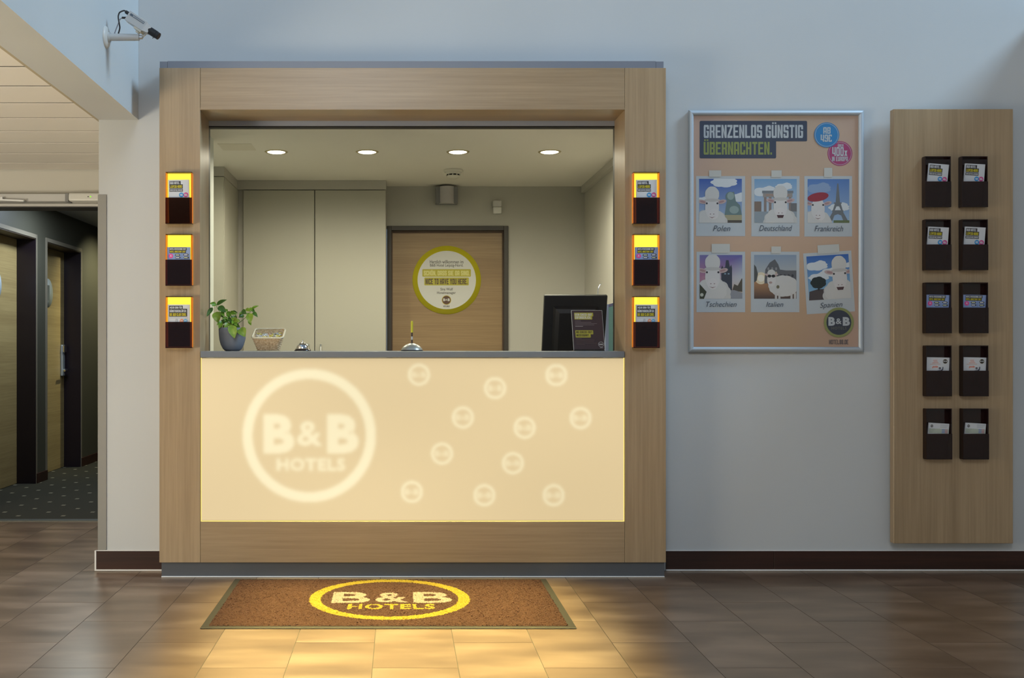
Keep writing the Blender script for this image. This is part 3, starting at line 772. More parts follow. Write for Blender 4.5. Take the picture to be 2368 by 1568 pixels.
def leaflet(kind,name,label,group,loc,w,h,lean=0.0,roll=0.0):
    """stack of leaflets standing in a pocket; loc = bottom centre of the front sheet; printed front"""
    x,y,z=loc; r=thing(name,label,'leaflets',loc,group)
    Rm=Euler((lean,roll,0)).to_matrix()
    def T(u,v,l): return Vector(loc)+Rm@Vector((u*w-w/2,-l,h-v*w))
    m=MB(); m.box(x-w/2,x+w/2,y+0.0002,y+0.007,z,z+h,rot=Rm,piv=loc); obj('paper_stack',m,PAPER,r)
    p=Print(); WH=(206,208,212); BK=(48,46,48); YE=(205,190,40)
    H=h/w
    if kind=='A':
        p.rect(0,0,1,H,WH)
        p.rect(.06,.06,.60,.24,BK); p.rect(.05,.22,.70,.42,BK); p.rect(.05,.44,.70,.57,BK)
        p.block('B&B HOTEL',.09,.09,.55,.21,WH); p.block('LEIPZIG-NORD',.08,.26,.66,.39,YE); p.block('HERZLICH WILLKOMMEN',.08,.47,.67,.54,WH)
        p.ell(.62,.73,.115,.115,(30,140,205)); p.ell(.84,.73,.115,.115,(200,60,135))
        p.block('49€',.555,.68,.685,.78,WH); p.block('400x',.765,.68,.915,.78,WH)
    elif kind=='B':
        p.rect(0,0,1,H,(140,160,205))
        p.rect(.10,.02,.85,.14,BK); p.rect(.10,.13,.82,.26,BK)
        p.block('HOTELVERZEICHNIS 2017',.12,.045,.82,.12,WH); p.block('HOTEL DIRECTORY 2017',.12,.155,.79,.235,YE)
        p.ell(.16,.38,.10,.10,(225,75,150)); p.poly([(.12,.42),(.16,.31),(.21,.43),(.165,.39)],WH)
        for (cu_,cv_,dr_,c) in ((.46,.34,1,WH),(.46,.45,-1,BK),(.82,.33,1,BK),(.82,.45,-1,WH)):
            s_=.12; p.poly([(cu_-s_,cv_-.035),(cu_+s_*.6,cv_-.05),(cu_+s_,cv_),(cu_+s_*.6,cv_+.05),(cu_-s_,cv_+.035)] if dr_>0 else [(cu_+s_,cv_-.035),(cu_-s_*.6,cv_-.05),(cu_-s_,cv_),(cu_-s_*.6,cv_+.05),(cu_+s_,cv_+.035)],(60,62,70))
            p.rect(cu_-s_*.7,cv_-.022,cu_+s_*.55,cv_+.022,(190,195,165) if c==WH else (205,205,210))
        p.rect(.62,.28,.645,.52,(110,130,170))
    elif kind=='C':
        p.rect(0,0,1,H,WH)
        p.rect(.05,.05,.68,.21,BK); p.rect(.05,.19,.88,.38,BK); p.rect(.05,.36,.88,.55,BK)
        p.block('MEHR DRIN FÜR',.09,.07,.64,.185,WH); p.block('GÜNSTIGSCHLÄFER:',.08,.215,.84,.35,WH); p.block('DIE B&B CLUB CARD.',.08,.39,.84,.52,YE)
        p.rect(.05,.60,.92,.612,(150,150,150))
        p.rect(.36,.66,.43,1.0,(120,120,125)); p.rect(.375,.67,.415,1.0,WH); p.rect(.30,1.0,.49,1.10,(120,120,125))
        p.ell(.63,.74,.085,.085,(225,140,95)); p.ell(.80,.74,.085,.085,(90,165,215)); p.rect(.58,.72,.68,.755,WH,.01); p.rect(.75,.72,.85,.755,WH,.01)
        p.rect(.05,1.13,.95,1.16,(140,145,155))
    elif kind=='D':
        p.rect(0,0,1,H,WH)
        OR=(222,120,85)
        for i,(a,b) in enumerate(((.28,.46),(.30,.48),(.24,.52),(.14,.60))): p.poly([(a,.12+.06*i),(b,.11+.058*i),(b,.13+.058*i),(a,.14+.06*i)],OR if i<3 else (200,150,135))
        p.text('guide',.24,.36,.50,.48,OR,.03,.3)
        bb_logo(p,.81,.17,.10,(110,100,60),(52,44,40),WH,WH,.86,False)
        SK=(70,74,88)
        p.ell(.585,.50,.045,.055,(150,150,160)); p.ell(.58,.465,.05,.03,(70,60,60)); p.poly([(.44,.62),(.50,.575),(.62,.565),(.69,.50),(.70,.41),(.735,.41),(.735,.52),(.66,.63),(.64,.95),(.52,.95),(.52,.64),(.45,.64)],SK)
        p.poly([(.52,.95),(.64,.95),(.80,1.4),(.72,1.45),(.58,1.1),(.42,1.45),(.34,1.4)],SK)
    else:
        p.rect(0,0,1,H,WH,.03)
        p.ell(.16,.15,.065,.065,(52,44,40)); p.rect(.115,.135,.205,.165,WH)
        for i in range(4): p.rect(.56,.05+.045*i,.95 if i<2 else .88,.065+.045*i,(170,175,180))
        p.rect(.02,.27,.98,.50,(178,186,172))
        for i in range(3):
            p.rect(.05,.30+.07*i,.32-.05*i,.312+.07*i,(135,140,140)); p.rect(.65,.285+.07*i,.80,.315+.07*i,(95,120,190)); p.rect(.80,.285+.07*i,.93,.315+.07*i,(190,110,130))
    p.build('printed_front',T,r,step=0.00010)
    return r

KL={'A':'white leaflets with blue and pink dots','B':'lilac blue directory leaflets with arrow signs','C':'white club card leaflets with bottle outline'}
rowsz=[Z_(519.5,DP),Z_(662,DP),Z_(805,DP)]
names=['top','middle','lowest']
first=None
for sx,side in ((X_(413.8,DP-0.03),'left'),(X_(1494.5,DP-0.03),'right')):
    for z,k,nm in zip(rowsz,'ABC',names):
        lab='glowing amber leaflet holder, %s of three on the %s oak post'%(nm,side)
        loc=(sx,DP,z)
        if first is None: first=holder('lit_leaflet_holder',lab,'leaflet holder',loc,True,'lit leaflet holders on the reception posts')
        else: dup(first,loc,lab)
        hh={'A':0.208,'B':0.182,'C':0.205}[k]; ww={'A':0.100,'B':0.112,'C':0.106}[k]
        dx={'A':0.001,'B':-0.002,'C':-0.001}[k]+(0.004 if side=='right' else 0)
        leaflet(k,'leaflet_stack','%s in the %s lit holder on the %s post'%(KL[k],nm,side),'leaflets in the lit holders',(sx+dx,DP-0.022,z+0.006),ww,hh,lean=0.03,roll=(-0.015 if k=='A' else 0))

# board on the right wall with ten dark holders
DBF=4.97
bd=thing('display_board','tall pale oak board on the wall at right, with dark holders','board',(2.75,DBF,Z_(1257,DBF)))
bx0,bx1,bz0,bz1=X_(2066.5,DBF),X_(2343,DBF),Z_(1257,DBF),Z_(252,DBF)
m=MB(); m.box(bx0,bx1,DBF,DBF+0.038,bz0,bz1,b=0.002); obj('panel',m,OAK_V,bd)
for z in (bz0+0.25,bz1-0.25):
    m=MB(); m.box(bx0+0.06,bx1-0.06,DBF+0.038,DW-0.0005,z,z+0.06); obj('spacer_batten',m,GREY,bd)
fd=None
KR=[('A',0.100,0.205,0.04,.075),('A',0.102,0.204,0.04,.05),('B',0.112,0.180,0.03,.02),('D',0.112,0.182,0.03,.02),('E',0.102,0.168,0.03,.06)]
RN=['top','second','third','fourth','bottom']
DN={'A':'white leaflets with two dots','B':'lilac blue directory leaflets','D':'white guides with orange scribble','E':'small white table cards'}
for ri,py in enumerate((479.3,625,770.8,916.5,1062.3)):
    for ci,pxc in enumerate((2168.5,2253.5)):
        loc=(X_(pxc-0.5+ri*0.6,DBF-0.03),DBF,Z_(py,DBF-0.03))
        colw=('left','right')[ci]
        lab='dark brown acrylic leaflet holder, %s row %s column of the oak board'%(RN[ri],colw)
        if fd is None: fd=holder('dark_leaflet_holder',lab,'leaflet holder',loc,False,'dark leaflet holders on the oak board')
        else: dup(fd,loc,lab)
        k,ww,hh,le,ro=KR[ri]
        if ri==0 and ci==1: ro=.05
        leaflet(k,'leaflet_stack','%s, %s row %s column of the board'%(DN[k],RN[ri],colw),'leaflets on the oak board',(loc[0]-hh*math.sin(ro)/2+0.001,DBF-0.019,loc[2]+0.010),ww,hh,lean=le,roll=ro)

# =================================================================== POSTER
DS=5.020
ps=thing('framed_poster','silver clip framed travel poster with six sheep photo cards','poster',(X_(1794,DS),DS,Z_(814,DS)))
ox0,ox1,oz0,oz1=X_(1592,DS),X_(1997.5,DS),Z_(814.5,DS),Z_(255,DS)
rw=0.0265
m=MB(); m.box(ox0+0.004,ox1-0.004,DS+0.004,DW-0.0005,oz0+0.004,oz1-0.004); obj('back_board',m,GREY,ps)
def rail(a,b,horizontal,inner):
    """mitred half-round rail"""
    m=MB(); prof=[(0,0),(0.0,0.006),(0.006,0.0115),(0.0135,0.0135),(0.020,0.0115),(0.0255,0.006),(rw,0.002),(rw,0)]
    vs=[]
    for t,h in prof:
        y=DS+0.004-h
        for e,sg in ((a,1),(b,-1)):
            if horizontal: vs.append((e+sg*t,y,inner[0]+inner[1]*t))
            else: vs.append((inner[0]+inner[1]*t,y,e+sg*t))
    n=len(prof); m.add(vs,[(2*i,2*i+1,2*i+3,2*i+2) for i in range(n-1)],0,True)
    m.add([vs[2*i] for i in range(n)],[tuple(range(n))]); m.add([vs[2*i+1] for i in range(n)],[tuple(range(n))])
    return obj('frame_rail',m,SILVER,ps)
rail(ox0+0.0006,ox1-0.0006,True,(oz1,-1)); rail(ox0+0.0006,ox1-0.0006,True,(oz0,1)); rail(oz0,oz1,False,(ox0,1)); rail(oz0,oz1,False,(ox1,-1))
def PO(base): return lambda u,v,l:(X_(u,DS),DS+0.0035-base-l,Z_(v,DS))
WHT=(196,202,206); DKB=(74,82,102)  # dark print colour includes the bluish haze reflected by the film
p=Print(0.72,0.90)
p.poly([(1601,264),(1794,264),(1988,264),(1988,535),(1988,806),(1794,806),(1601,806),(1601,535)],[(214,178,160),(206,180,152),(214,180,158),(216,178,148),(208,170,148),(206,168,126),(214,168,134),(218,180,150)])
p.build('poster_sheet',PO(0),ps,FILMP)
p=Print(0.76,0.85); p.rect(1618.3,279.2,1867,326.7,DKB,3); p.rect(1618.3,318,1795.3,366,DKB,3)
p.block('GRENZENLOS GÜNSTIG',1627.8,282.5,1857.5,318.8,WHT); p.block('ÜBERNACHTEN.',1627.5,322,1785.7,357.3,(150,162,78))
p.build('headline',PO(0.0004),ps,FILMP)
p=Print(0.76,0.85); p.ell(1943,354.8,28.7,28.7,(186,62,120),44); p.ring(1943,354.8,26.4,0.8,WHT)
p.block('ÜBER',1938,332,1951,339.4,WHT); p.block('400x',1925,340,1960,360.5,WHT); p.block('IN EUROPA',1924.5,362,1961,372.5,WHT)
p.build('price_badge',PO(0.0006),ps,FILMP)
p=Print(0.76,0.85); p.ell(1912,311.8,29,29,(38,140,206),44); p.ring(1912,311.8,26.8,0.8,WHT)
p.block('AB',1904,294,1921,309.3,WHT); p.block('49€',1898,311.2,1924,327.8,WHT)
p.build('price_badge',PO(0.0018),ps,FILMP)

SKY1=(70,110,190); SKY2=(170,195,218); WOOL=(214,210,204); FACE=(222,216,212); EYE=(60,56,62); STN=(120,132,138); EAR=(204,176,172)
def sheep(p,cu,cv,s,hat=(216,212,206),beret=None,mouth=False,body=True,ears=True,turn=0.0):
    if body:
        p.blob(cu-turn*6*s,cv+52*s,40*s,36*s,(206,202,196),13,.06); p.blob(cu-2*s,cv+44*s,33*s,28*s,WOOL,12,.06)
    if ears:
        p.ell(cu-24*s,cv-2*s,11*s,5*s,EAR,16,.25); p.ell(cu+24*s,cv-2*s,11*s,5*s,EAR,16,-.25)
        p.ell(cu-23*s,cv-2*s,7*s,2.6*s,(182,140,140),16,.25); p.ell(cu+23*s,cv-2*s,7*s,2.6*s,(182,140,140),16,-.25)
    p.ell(cu,cv+12*s,17*s,28*s,FACE,24); p.ell(cu+turn*6*s,cv+28*s,12*s,13*s,(226,218,214),20)
    if beret: p.ell(cu,cv-18*s,27*s,11*s,beret,24,-.18); p.ell(cu,cv-25*s,4*s,2.5*s,beret,10)
    elif hat: p.blob(cu,cv-20*s,17*s,19*s,hat,8,.03); p.ell(cu,cv-6*s,19*s,4*s,(200,194,188),20)
    p.ell(cu-13*s,cv+2*s,2.4*s,2.4*s,EYE,10); p.ell(cu+13*s,cv+2*s,2.4*s,2.4*s,EYE,10)
    p.ell(cu-4*s,cv+28*s,1.6*s,1*s,(150,120,120),8); p.ell(cu+4*s,cv+28*s,1.6*s,1*s,(150,120,120),8)
    if mouth: p.poly([(cu-9*s,cv+33*s),(cu+9*s,cv+33*s),(cu+6*s,cv+40*s),(cu-6*s,cv+40*s)],(90,60,62))
    else: p.poly([(cu-8*s,cv+34*s),(cu,cv+36*s),(cu+8*s,cv+34*s),(cu,cv+38*s)],(150,116,116))
def cloud(p,cu,cv,s,c=(222,226,228)):
    p.blob(cu,cv,s,s*.38,c,7,.15); p.blob(cu+s*.4,cv-s*.22,s*.5,s*.3,c,6,.12)
def card(idx,fr,im,cap,capbox,tape,xf=None):
    p=Print(0.76,0.85); p.xf=xf
    a,b,c,d=fr; u0,v0,u1,v1=im
    p.rect(*fr,WHT); p.clip=im
    if idx==1:
        p.grad(u0,v0,u1,v1,(62,100,186),(168,192,216)); cloud(p,u0+58,v0+8,28); cloud(p,u1-10,v0+44,22); cloud(p,u0+32,v0+26,9); cloud(p,u0+10,v0+50,18)
        G1=(112,136,136); G2=(150,172,168)
        p.rect(u1-46,v1-18,u1,v1-2,(176,166,128)); p.rect(u1-44,v1-6,u1,v1,(96,88,78))
        p.poly([(u1-40,v1-18),(u1-36,v1-44),(u1-30,v1-70),(u1-18,v1-72),(u1-14,v1-50),(u1-4,v1-40),(u1,v1-18)],G1); p.ell(u1-27,v1-60,11,12,G1,24); p.ell(u1-26,v1-62,8,9,G2,24); p.ell(u1-18,v1-30,11,9,G2,20)
        sheep(p,u0+30,v0+55,.95,turn=.6)
    elif idx==2:
        p.grad(u0,v0,u1,v1,(120,170,214),(206,212,216)); cloud(p,u0+24,v0+30,26); cloud(p,u1-30,v0+18,18)
        for i in range(6): p.rect(u0+22+11.5*i,v0+40,u0+28+11.5*i,v1-24,(150,132,124))
        p.rect(u0+18,v0+27,u1-8,v0+33,(128,134,140)); p.rect(u0+20,v0+33,u1-10,v0+42,(160,152,146)); p.rect(u0+26,v0+36,u1-16,v0+38,(190,140,110))
        p.poly([(u0+48,v0+27),(u0+50,v0+20),(u0+56,v0+17),(u0+60,v0+21),(u0+66,v0+20),(u0+69,v0+27)],(96,110,116))
        p.rect(u0,v0+52,u0+16,v1-22,(140,118,104)); p.rect(u1-14,v0+56,u1,v1-24,(120,118,118)); p.rect(u0,v1-26,u1,v1,(150,162,170))
        sheep(p,u0+60,v0+52,.95,mouth=True)
    elif idx==3:
        p.grad(u0,v0,u1,v1,(84,130,198),(160,190,220)); cloud(p,u0+26,v0+22,26,(140,166,204)); cloud(p,u1-24,v0+66,22)
        T_=(120,124,128); cx=u0+70
        p.poly([(cx-1.2,v0+10),(cx+1.2,v0+10),(cx+2.5,v0+22),(cx+5,v0+54),(cx+9,v0+54),(cx+9,v0+57),(cx-9,v0+57),(cx-9,v0+54),(cx-5,v0+54),(cx-2.5,v0+22)],T_)
        p.poly([(cx-7,v0+57),(cx+7,v0+57),(cx+12,v0+74),(cx+8,v0+74),(cx+3,v0+63),(cx-3,v0+63),(cx-8,v0+74),(cx-12,v0+74)],T_); p.rect(cx-13,v0+72,cx+13,v0+76,T_)
        p.poly([(cx-12,v0+76),(cx+12,v0+76),(cx+24,v1-4),(cx+13,v1-4),(cx+8,v0+84),(cx,v0+81),(cx-8,v0+84),(cx-13,v1-4),(cx-24,v1-4)],T_)
        p.rect(u0+60,v1-6,u1,v1,(110,124,78))
        sheep(p,u0+24,v0+58,.92,hat=None,beret=(168,50,66),turn=1)
    elif idx==4:
        p.poly([(u0,v0),(u1,v0),(u1,(v0+v1)/2),(u1,v1),(u0,v1),(u0,(v0+v1)/2)],[(122,116,176),(98,100,176),(196,200,206),(226,190,130),(206,150,140),(186,120,150)])
        D_=(66,70,84)
        p.poly([(u0+50,v1-18),(u0+50,v0+30),(u0+52,v0+24),(u0+55,v0+30),(u0+59,v0+28),(u0+61,v0+12),(u0+67,v0+12),(u0+70,v0+28),(u0+73,v0+22),(u0+75,v0+30),(u0+75,v1-18)],D_)
        p.rect(u0+59,v1-28,u0+67,v1-16,(206,190,160)); p.rect(u0+57,v0+42,u0+61,v0+45,(140,170,190)); p.rect(u0+65,v0+42,u0+69,v0+45,(140,170,190))
        p.poly([(u0+75,v1-18),(u0+80,v1-34),(u0+88,v1-30),(u0+98,v1-48),(u1,v1-44),(u1,v1-16)],(92,84,72)); p.poly([(u0+40,v1),(u0+44,v1-18),(u0+80,v1-20),(u1,v1-14),(u1,v1)],(150,152,160))
        sheep(p,u0+30,v0+38,1.02); p.poly([(u0,v1-34),(u0+16,v1-16),(u0+10,v1),(u0,v1)],(70,72,52)); p.ell(u0+5,v1-9,4,4,(200,200,180))
    elif idx==5:
        p.grad(u0,v0,u1,v0+60,(142,162,186),(198,196,188)); p.grad(u0,v0+58,u1,v1,(196,140,90),(82,66,62)); p.ell(u0+16,v0+54,14,14,(240,220,180)); p.ell(u0+16,v0+54,8,8,(250,240,220))
        p.poly([(u0,v0+22),(u0+5,v0+28),(u0+9,v0+44),(u0+6,v0+60),(u0,v0+64)],(92,92,90))
        p.poly([(u0+24,v0+60),(u0+26,v0+34),(u0+36,v0+18),(u0+48,v0+10),(u0+56,v0+22),(u0+60,v0+34),(u0+74,v0+36),(u0+98,v0+36),(u0+98,v0+66),(u0+24,v0+66)],(104,104,108))
        for i in range(3):
            for j in range(3): p.ell(u0+33+9*i,v0+32+10*j,2.4,3.6,(200,180,150) if j>0 else (150,150,150),12)
        for i in range(4): p.ell(u0+62+9*i,v0+48,2.6,3.4,(66,66,70),12)
        p.blob(u0+68,v0+72,34,24,WOOL,13,.04)
        for q in (50,58,86,94): p.rect(u0+q-2,v0+88,u0+q+3,v1,(210,204,198))
        p.ell(u0+40,v0+58,10,15,FACE); p.blob(u0+40,v0+42,9,8,WOOL,7,.05); p.ell(u0+30,v0+46,6,2.5,EAR,12,.3); p.ell(u0+50,v0+46,6,2.5,EAR,12,-.3)
        p.ell(u0+35.5,v0+49,4.2,3.4,(48,46,50)); p.ell(u0+44.5,v0+49,4.2,3.4,(48,46,50)); p.rect(u0+36,v0+48,u0+44,v0+49.4,(48,46,50)); p.ell(u0+38,v0+64,4,2.5,(176,150,146)); p.ell(u0+55,v0+74,3.5,4,(120,112,84))
    else:
        p.grad(u0,v0,u1,v1,(44,104,190),(140,196,222)); cloud(p,u0+22,v0+24,24); cloud(p,u0+56,v0+40,24); cloud(p,u0+26,v0+50,22); cloud(p,u1-6,v0+26,12)
        p.poly([(u0,v1),(u0+2,v1-20),(u0+22,v1-25),(u0+50,v1-24),(u0+56,v1)],(84,72,72))
        DK=(42,52,52); p.blob(u0+24,v1-40,17,13,DK,7,.10); p.rect(u0+22,v1-30,u0+26,v1-22,DK)       # a plain dark tree on the rock
        sheep(p,u0+74,v0+42,1.0,mouth=True)
    p.clip=None
    for (ta,tb,tc_,td) in tape: p.rect(ta,tb,tc_,td,(208,206,198))
    o=p.build('photo_card',PO(0.0006),ps,FILMP,step=0.00004)
    q=Print(0.76,0.85); q.xf=xf; q.text(cap,*capbox,(74,82,96),-0.004,0.28); q.build('caption',PO(0.0024),o,FILMP)
    return o
card(1,(1610,407,1723.5,546),(1617,413.3,1716,515),'Polen',(1649,521.5,1689,534.5),[(1640,394,1668,409)])
card(2,(1738,407,1849.5,546.5),(1745,413.8,1843,515),'Deutschland',(1756,521,1832,534),[(1784,394,1808,410)])
card(3,(1860.5,407,1971,547),(1868,414,1964.7,515.3),'Frankreich',(1884,522,1950,535),[(1906,388,1925,410)])
card(4,(1611,582,1723.5,722),(1618.3,589.6,1717,690.8),'Tschechien',(1633,697.5,1703.5,709.5),[(1646,564,1688,585)])
card(5,(1736.8,582,1849,722),(1744.2,589.4,1842.3,690.8),'Italien',(1772,698,1811.5,709.5),[(1784,570,1806,586)])
ang=-0.0625; ca,sa=math.cos(ang),math.sin(ang)
def rot6(u,v): du,dv=u-1918,v-653; return (1918+du*ca-dv*sa,653+du*sa+dv*ca)
card(6,(1862,582.5,1973.5,723.5),(1869,590,1966.5,692),'Spanien',(1893,699,1945,714.5),[(1896,566,1946,586)],rot6)
p=Print(0.76,0.85); bb_logo(p,1940,745.7,34.6,(152,158,84),(62,68,84),WHT,(110,112,100)); p.build('emblem',PO(0.0026),ps,FILMP)
p=Print(0.76,0.85); p.block('HOTELBB.DE',1917.8,785.8,1962.5,796.3,(92,84,88)); p.build('web_address',PO(0.0004),ps,FILMP)

# =================================================================== SECURITY CAMERA
DK_=4.48
def cp(zx,zy,dy=0.0):
    px,py=220+zx/13.07,10+zy/13.07; D=DK_+dy; return (X_(px,D),D,Z_(py,D))
sc_=thing('security_camera','white bullet security camera on a wall arm above the corridor','camera',cp(420,1000))
CAMW=mat('camera_white_enamel',(0.52,0.53,0.53),0.4)
pz=Z_(86,DK_)
m=MB(); m.lathe([(0,0.014),(0.030,0.013),(0.044,0.009),(0.049,0.003),(0.049,0.0003)],(XLW,DK_,pz),32,'X'); obj('wall_plate',m,WHITEP,sc_)
m=MB(); m.cyl((XLW+0.013,DK_,pz),(-1.186,DK_,pz-0.001),0.0165,0.0150,20); m.cyl((-1.215,DK_,pz-0.001),(-1.170,DK_,pz-0.001),0.0145,n=20); m.cyl((XLW+0.012,DK_,pz),(XLW+0.020,DK_,pz),0.022,n=20); obj('bracket_arm',m,CAMW,sc_)
m=MB(); m.cyl((-1.171,DK_,pz-0.001),(-1.155,DK_,pz-0.001),0.0085); m.cyl((-1.158,DK_,pz),(-1.140,DK_-0.005,pz+0.012),0.0045); m.ell((-1.158,DK_,pz),(0.0075,)*3); obj('ball_joint',m,METAL,sc_)
A0=Vector(cp(985,385)); A1=Vector(cp(1590,790))
ax=(A1-A0).normalized(); ax=(ax+Vector((0,-0.10,0))).normalized()
zax=Vector((0,-1,0)); up=(ax.cross(zax)); up=-up if up.z<0 else up; up.normalize(); sd=ax.cross(up).normalized()
Mx=Matrix((ax,sd,up)).transposed().to_4x4(); ctr=(A0+A1)/2+Vector((0.004,0,0.002)); Mx.translation=ctr
ln=(A1-A0).length
m=MB(); m.box(-ln/2,ln/2*0.80,-0.024,0.024,-0.023,0.025,b=0.002,seg=2); m.xform(Mx); obj('housing',m,CAMW,sc_)
m=MB(); vs=[(ln/2*0.80-0.001,s1*0.023,s2*0.022) for s1,s2 in ((-1,-1),(1,-1),(1,1),(-1,1))]+[(ln/2+0.012,s1*0.015,s2*0.015) for s1,s2 in ((-1,-1),(1,-1),(1,1),(-1,1))]
m.add(vs,[(3,2,1,0),(4,5,6,7)]+[(i,(i+1)%4,4+(i+1)%4,4+i) for i in range(4)]); m.xform(Mx); obj('nose_cone',m,CAMW,sc_)
m=MB(); m.cyl((ln/2+0.006,0,0),(ln/2+0.045,0,0),0.0170,n=24); m.cyl((ln/2+0.045,0,0),(ln/2+0.058,0,0),0.0160,n=24); m.cyl((ln/2+0.040,0.0,-0.015),(ln/2+0.040,0,-0.023),0.0015,n=8); m.xform(Mx); ls=obj('lens',m,BLACKP,sc_)
m=MB(); m.cyl((ln/2+0.0575,0,0),(ln/2+0.0585,0,0),0.012,n=24); m.xform(Mx); obj('glass',m,mat('lens_glass',(0.01,0.01,0.02),0.05),ls)
m=MB(); m.box(0.0,0.040,-0.020,0.020,-0.032,-0.0225,b=0.001); m.cyl((0.02,0,-0.032),(0.02,0,-0.040),0.010); m.xform(Mx); obj('mounting_shoe',m,IVORY,sc_)
side=-1 if (Mx.to_3x3()@Vector((0,-1,0))).y<0 else 1
m=MB(); y=side*0.0243; m.box(-ln/2+0.010,ln/2*0.62,min(y,y+side*0.0004),max(y,y+side*0.0004),0.006,0.016); m.xform(Mx); pl=obj('name_plate',m,mat('slate_blue_plate',(0.09,0.12,0.16),0.5),sc_)
m=MB(); 
for i in range(9):
    a=-ln/2+0.026+i*0.0068; y2=side*0.0248; m.box(a,a+0.0045,min(y2,y2+side*0.0003),max(y2,y2+side*0.0003),0.0085,0.0135)
m.xform(Mx); obj('plate_marking',m,CAMW,pl)
def smooth_path(P,n=6):
    P=[Vector(p) for p in P]; out=[]
    for i in range(len(P)-1):
        a,b,c,d=P[max(i-1,0)],P[i],P[i+1],P[min(i+2,len(P)-1)]
        for k in range(n):
            t=k/n; out.append(0.5*((2*b)+(c-a)*t+(2*a-5*b+4*c-d)*t*t+(3*b-a-3*c+d)*t**3))
    return out+[P[-1]]
rear=Mx@Vector((-ln/2,0,0.012)); rear2=Mx@Vector((-ln/2,0,-0.010))
m=MB(); m.cyl(rear,rear-ax*0.026,0.0085,0.0075); m.tube(smooth_path([rear-ax*0.024,rear-ax*0.036,Vector(cp(750,240)),Vector(cp(705,330)),Vector(cp(703,430)),Vector(cp(730,590)),Vector(cp(745,720)),Vector(cp(700,890))]),0.0032,8); obj('power_cable',m,BLACKR,sc_)
m=MB(); m.tube(smooth_path([rear2,rear2-ax*0.008,Vector(cp(895,408)),Vector(cp(815,405))]),0.0050,8,mi=1); m.tube(smooth_path([Vector(cp(820,406)),Vector(cp(745,465)),Vector(cp(690,600)),Vector(cp(580,890))]),0.0024,8); tag(obj('signal_cable',m,[mat('grey_cable',(0.30,0.31,0.36),0.6),BLACKR],sc_),'thin grey cable from camera to arm')

# automatic door operator over the corridor
DO=6.50
op=thing('door_operator','silver automatic door operator on the lintel over the corridor opening','door closer',(X_(120,DO),6.55,Z_(468,DO)))
m=MB(); m.box(-3.05,X_(160,DO),6.478,6.549,Z_(467,DO),Z_(449,DO),b=0.003); obj('cover',m,mat('operator_aluminium',(0.52,0.52,0.51),0.4,0.3),op)
m=MB(); m.box(X_(153.5,DO),X_(160.5,DO),6.474,6.549,Z_(467.5,DO),Z_(448.5,DO)); obj('end_piece',m,mat('operator_grey',(0.25,0.25,0.25),0.5),op)
m=MB(); m.box(X_(161,DO),-1.80,6.468,6.549,Z_(466.5,DO),Z_(447.5,DO),b=0.012,seg=3); cv_=obj('motor_cover',m,mat('operator_light',(0.72,0.72,0.68),0.35),op)
m=MB(); m.ell((X_(209,DO-0.035),6.468,Z_(456.5,DO)),(0.0048,0.002,0.0048)); tag(obj('status_light',m,LEDG,cv_),'green status light')
m=MB(); m.ell((X_(203.5,DO-0.035),6.468,Z_(456.5,DO)),(0.0038,0.002,0.0038)); obj('sensor_dot',m,BLACKP,cv_)
m=MB(); m.box(-2.75,X_(57,DO-.04),6.44,6.452,Z_(466.5,DO),Z_(463,DO),rot=Euler((0,0.045,0)).to_matrix()); m.cyl((X_(5,DO-.04),6.445,Z_(461,DO)),(X_(5,DO-.04),6.478,Z_(461,DO)),0.008); m.cyl((X_(56,DO-.04),6.445,Z_(467,DO)),(X_(56,DO-.04),6.478,Z_(467,DO)),0.006); obj('closer_arm',m,METAL,op)

# =================================================================== OFFICE FITTINGS
# tall built-in cupboard on the back wall
DC=7.80
cb=thing('wall_cupboard','tall greige two door cupboard left of the office door','cupboard',(-0.67,DC,0))
cx0,cx1=X_(562,DC+.02),X_(892.5,DC)
m=MB(); m.box(cx0-0.05,cx1,DC+0.04,8.099,0.0,2.36); obj('carcass',m,CABF,cb)
m=MB(); m.box(cx0-0.05,cx1+0.001,DC,8.099,Z_(438,DC),2.4295); obj('fascia',m,CABF,cb)
sm=X_(728,DC+.02)
for a,b,hx in ((cx0+0.004,sm-0.0035,X_(714,DC)),(sm+0.0035,cx1-0.002,X_(742,DC))):
    m=MB(); m.box(a,b,DC+0.012,DC+0.034,0.08,Z_(438,DC)-0.005,b=0.001); d=obj('door',m,CABM,cb)
    m=MB(); m.tube([(hx,DC+0.012,1.145),(hx,DC-0.020,1.145),(hx,DC-0.020,1.02),(hx,DC+0.012,1.02)],0.0055,8); m.cyl((hx,DC-0.020,1.135),(hx,DC-0.020,1.152),0.0065); obj('door_handle',m,METAL,d)
# corner cupboard on the left
cl=thing('corner_cupboard','greige corner cupboard at the left end of the office','cupboard',(-1.43,7.21,0))
xf=-1.271
m=MB(); m.box(-1.598,xf,7.21,7.86,Z_(408,7.21)+0.002,2.4295); obj('fascia',m,CABF,cl)
m=MB(); m.box(-1.598,xf-0.012,7.23,7.86,0.0,Z_(408,7.21)); obj('carcass',m,CABF,cl)
m=MB(); m.box(-1.59,xf-0.004,7.212,7.228,0.08,Z_(408,7.21)-0.002,b=0.001); obj('door',m,CABM,cl)
m=MB(); m.box(xf-0.012,xf,7.231,7.86,0.0,Z_(408,7.21)-0.002,b=0.001); obj('side_panel',m,CABM,cl)

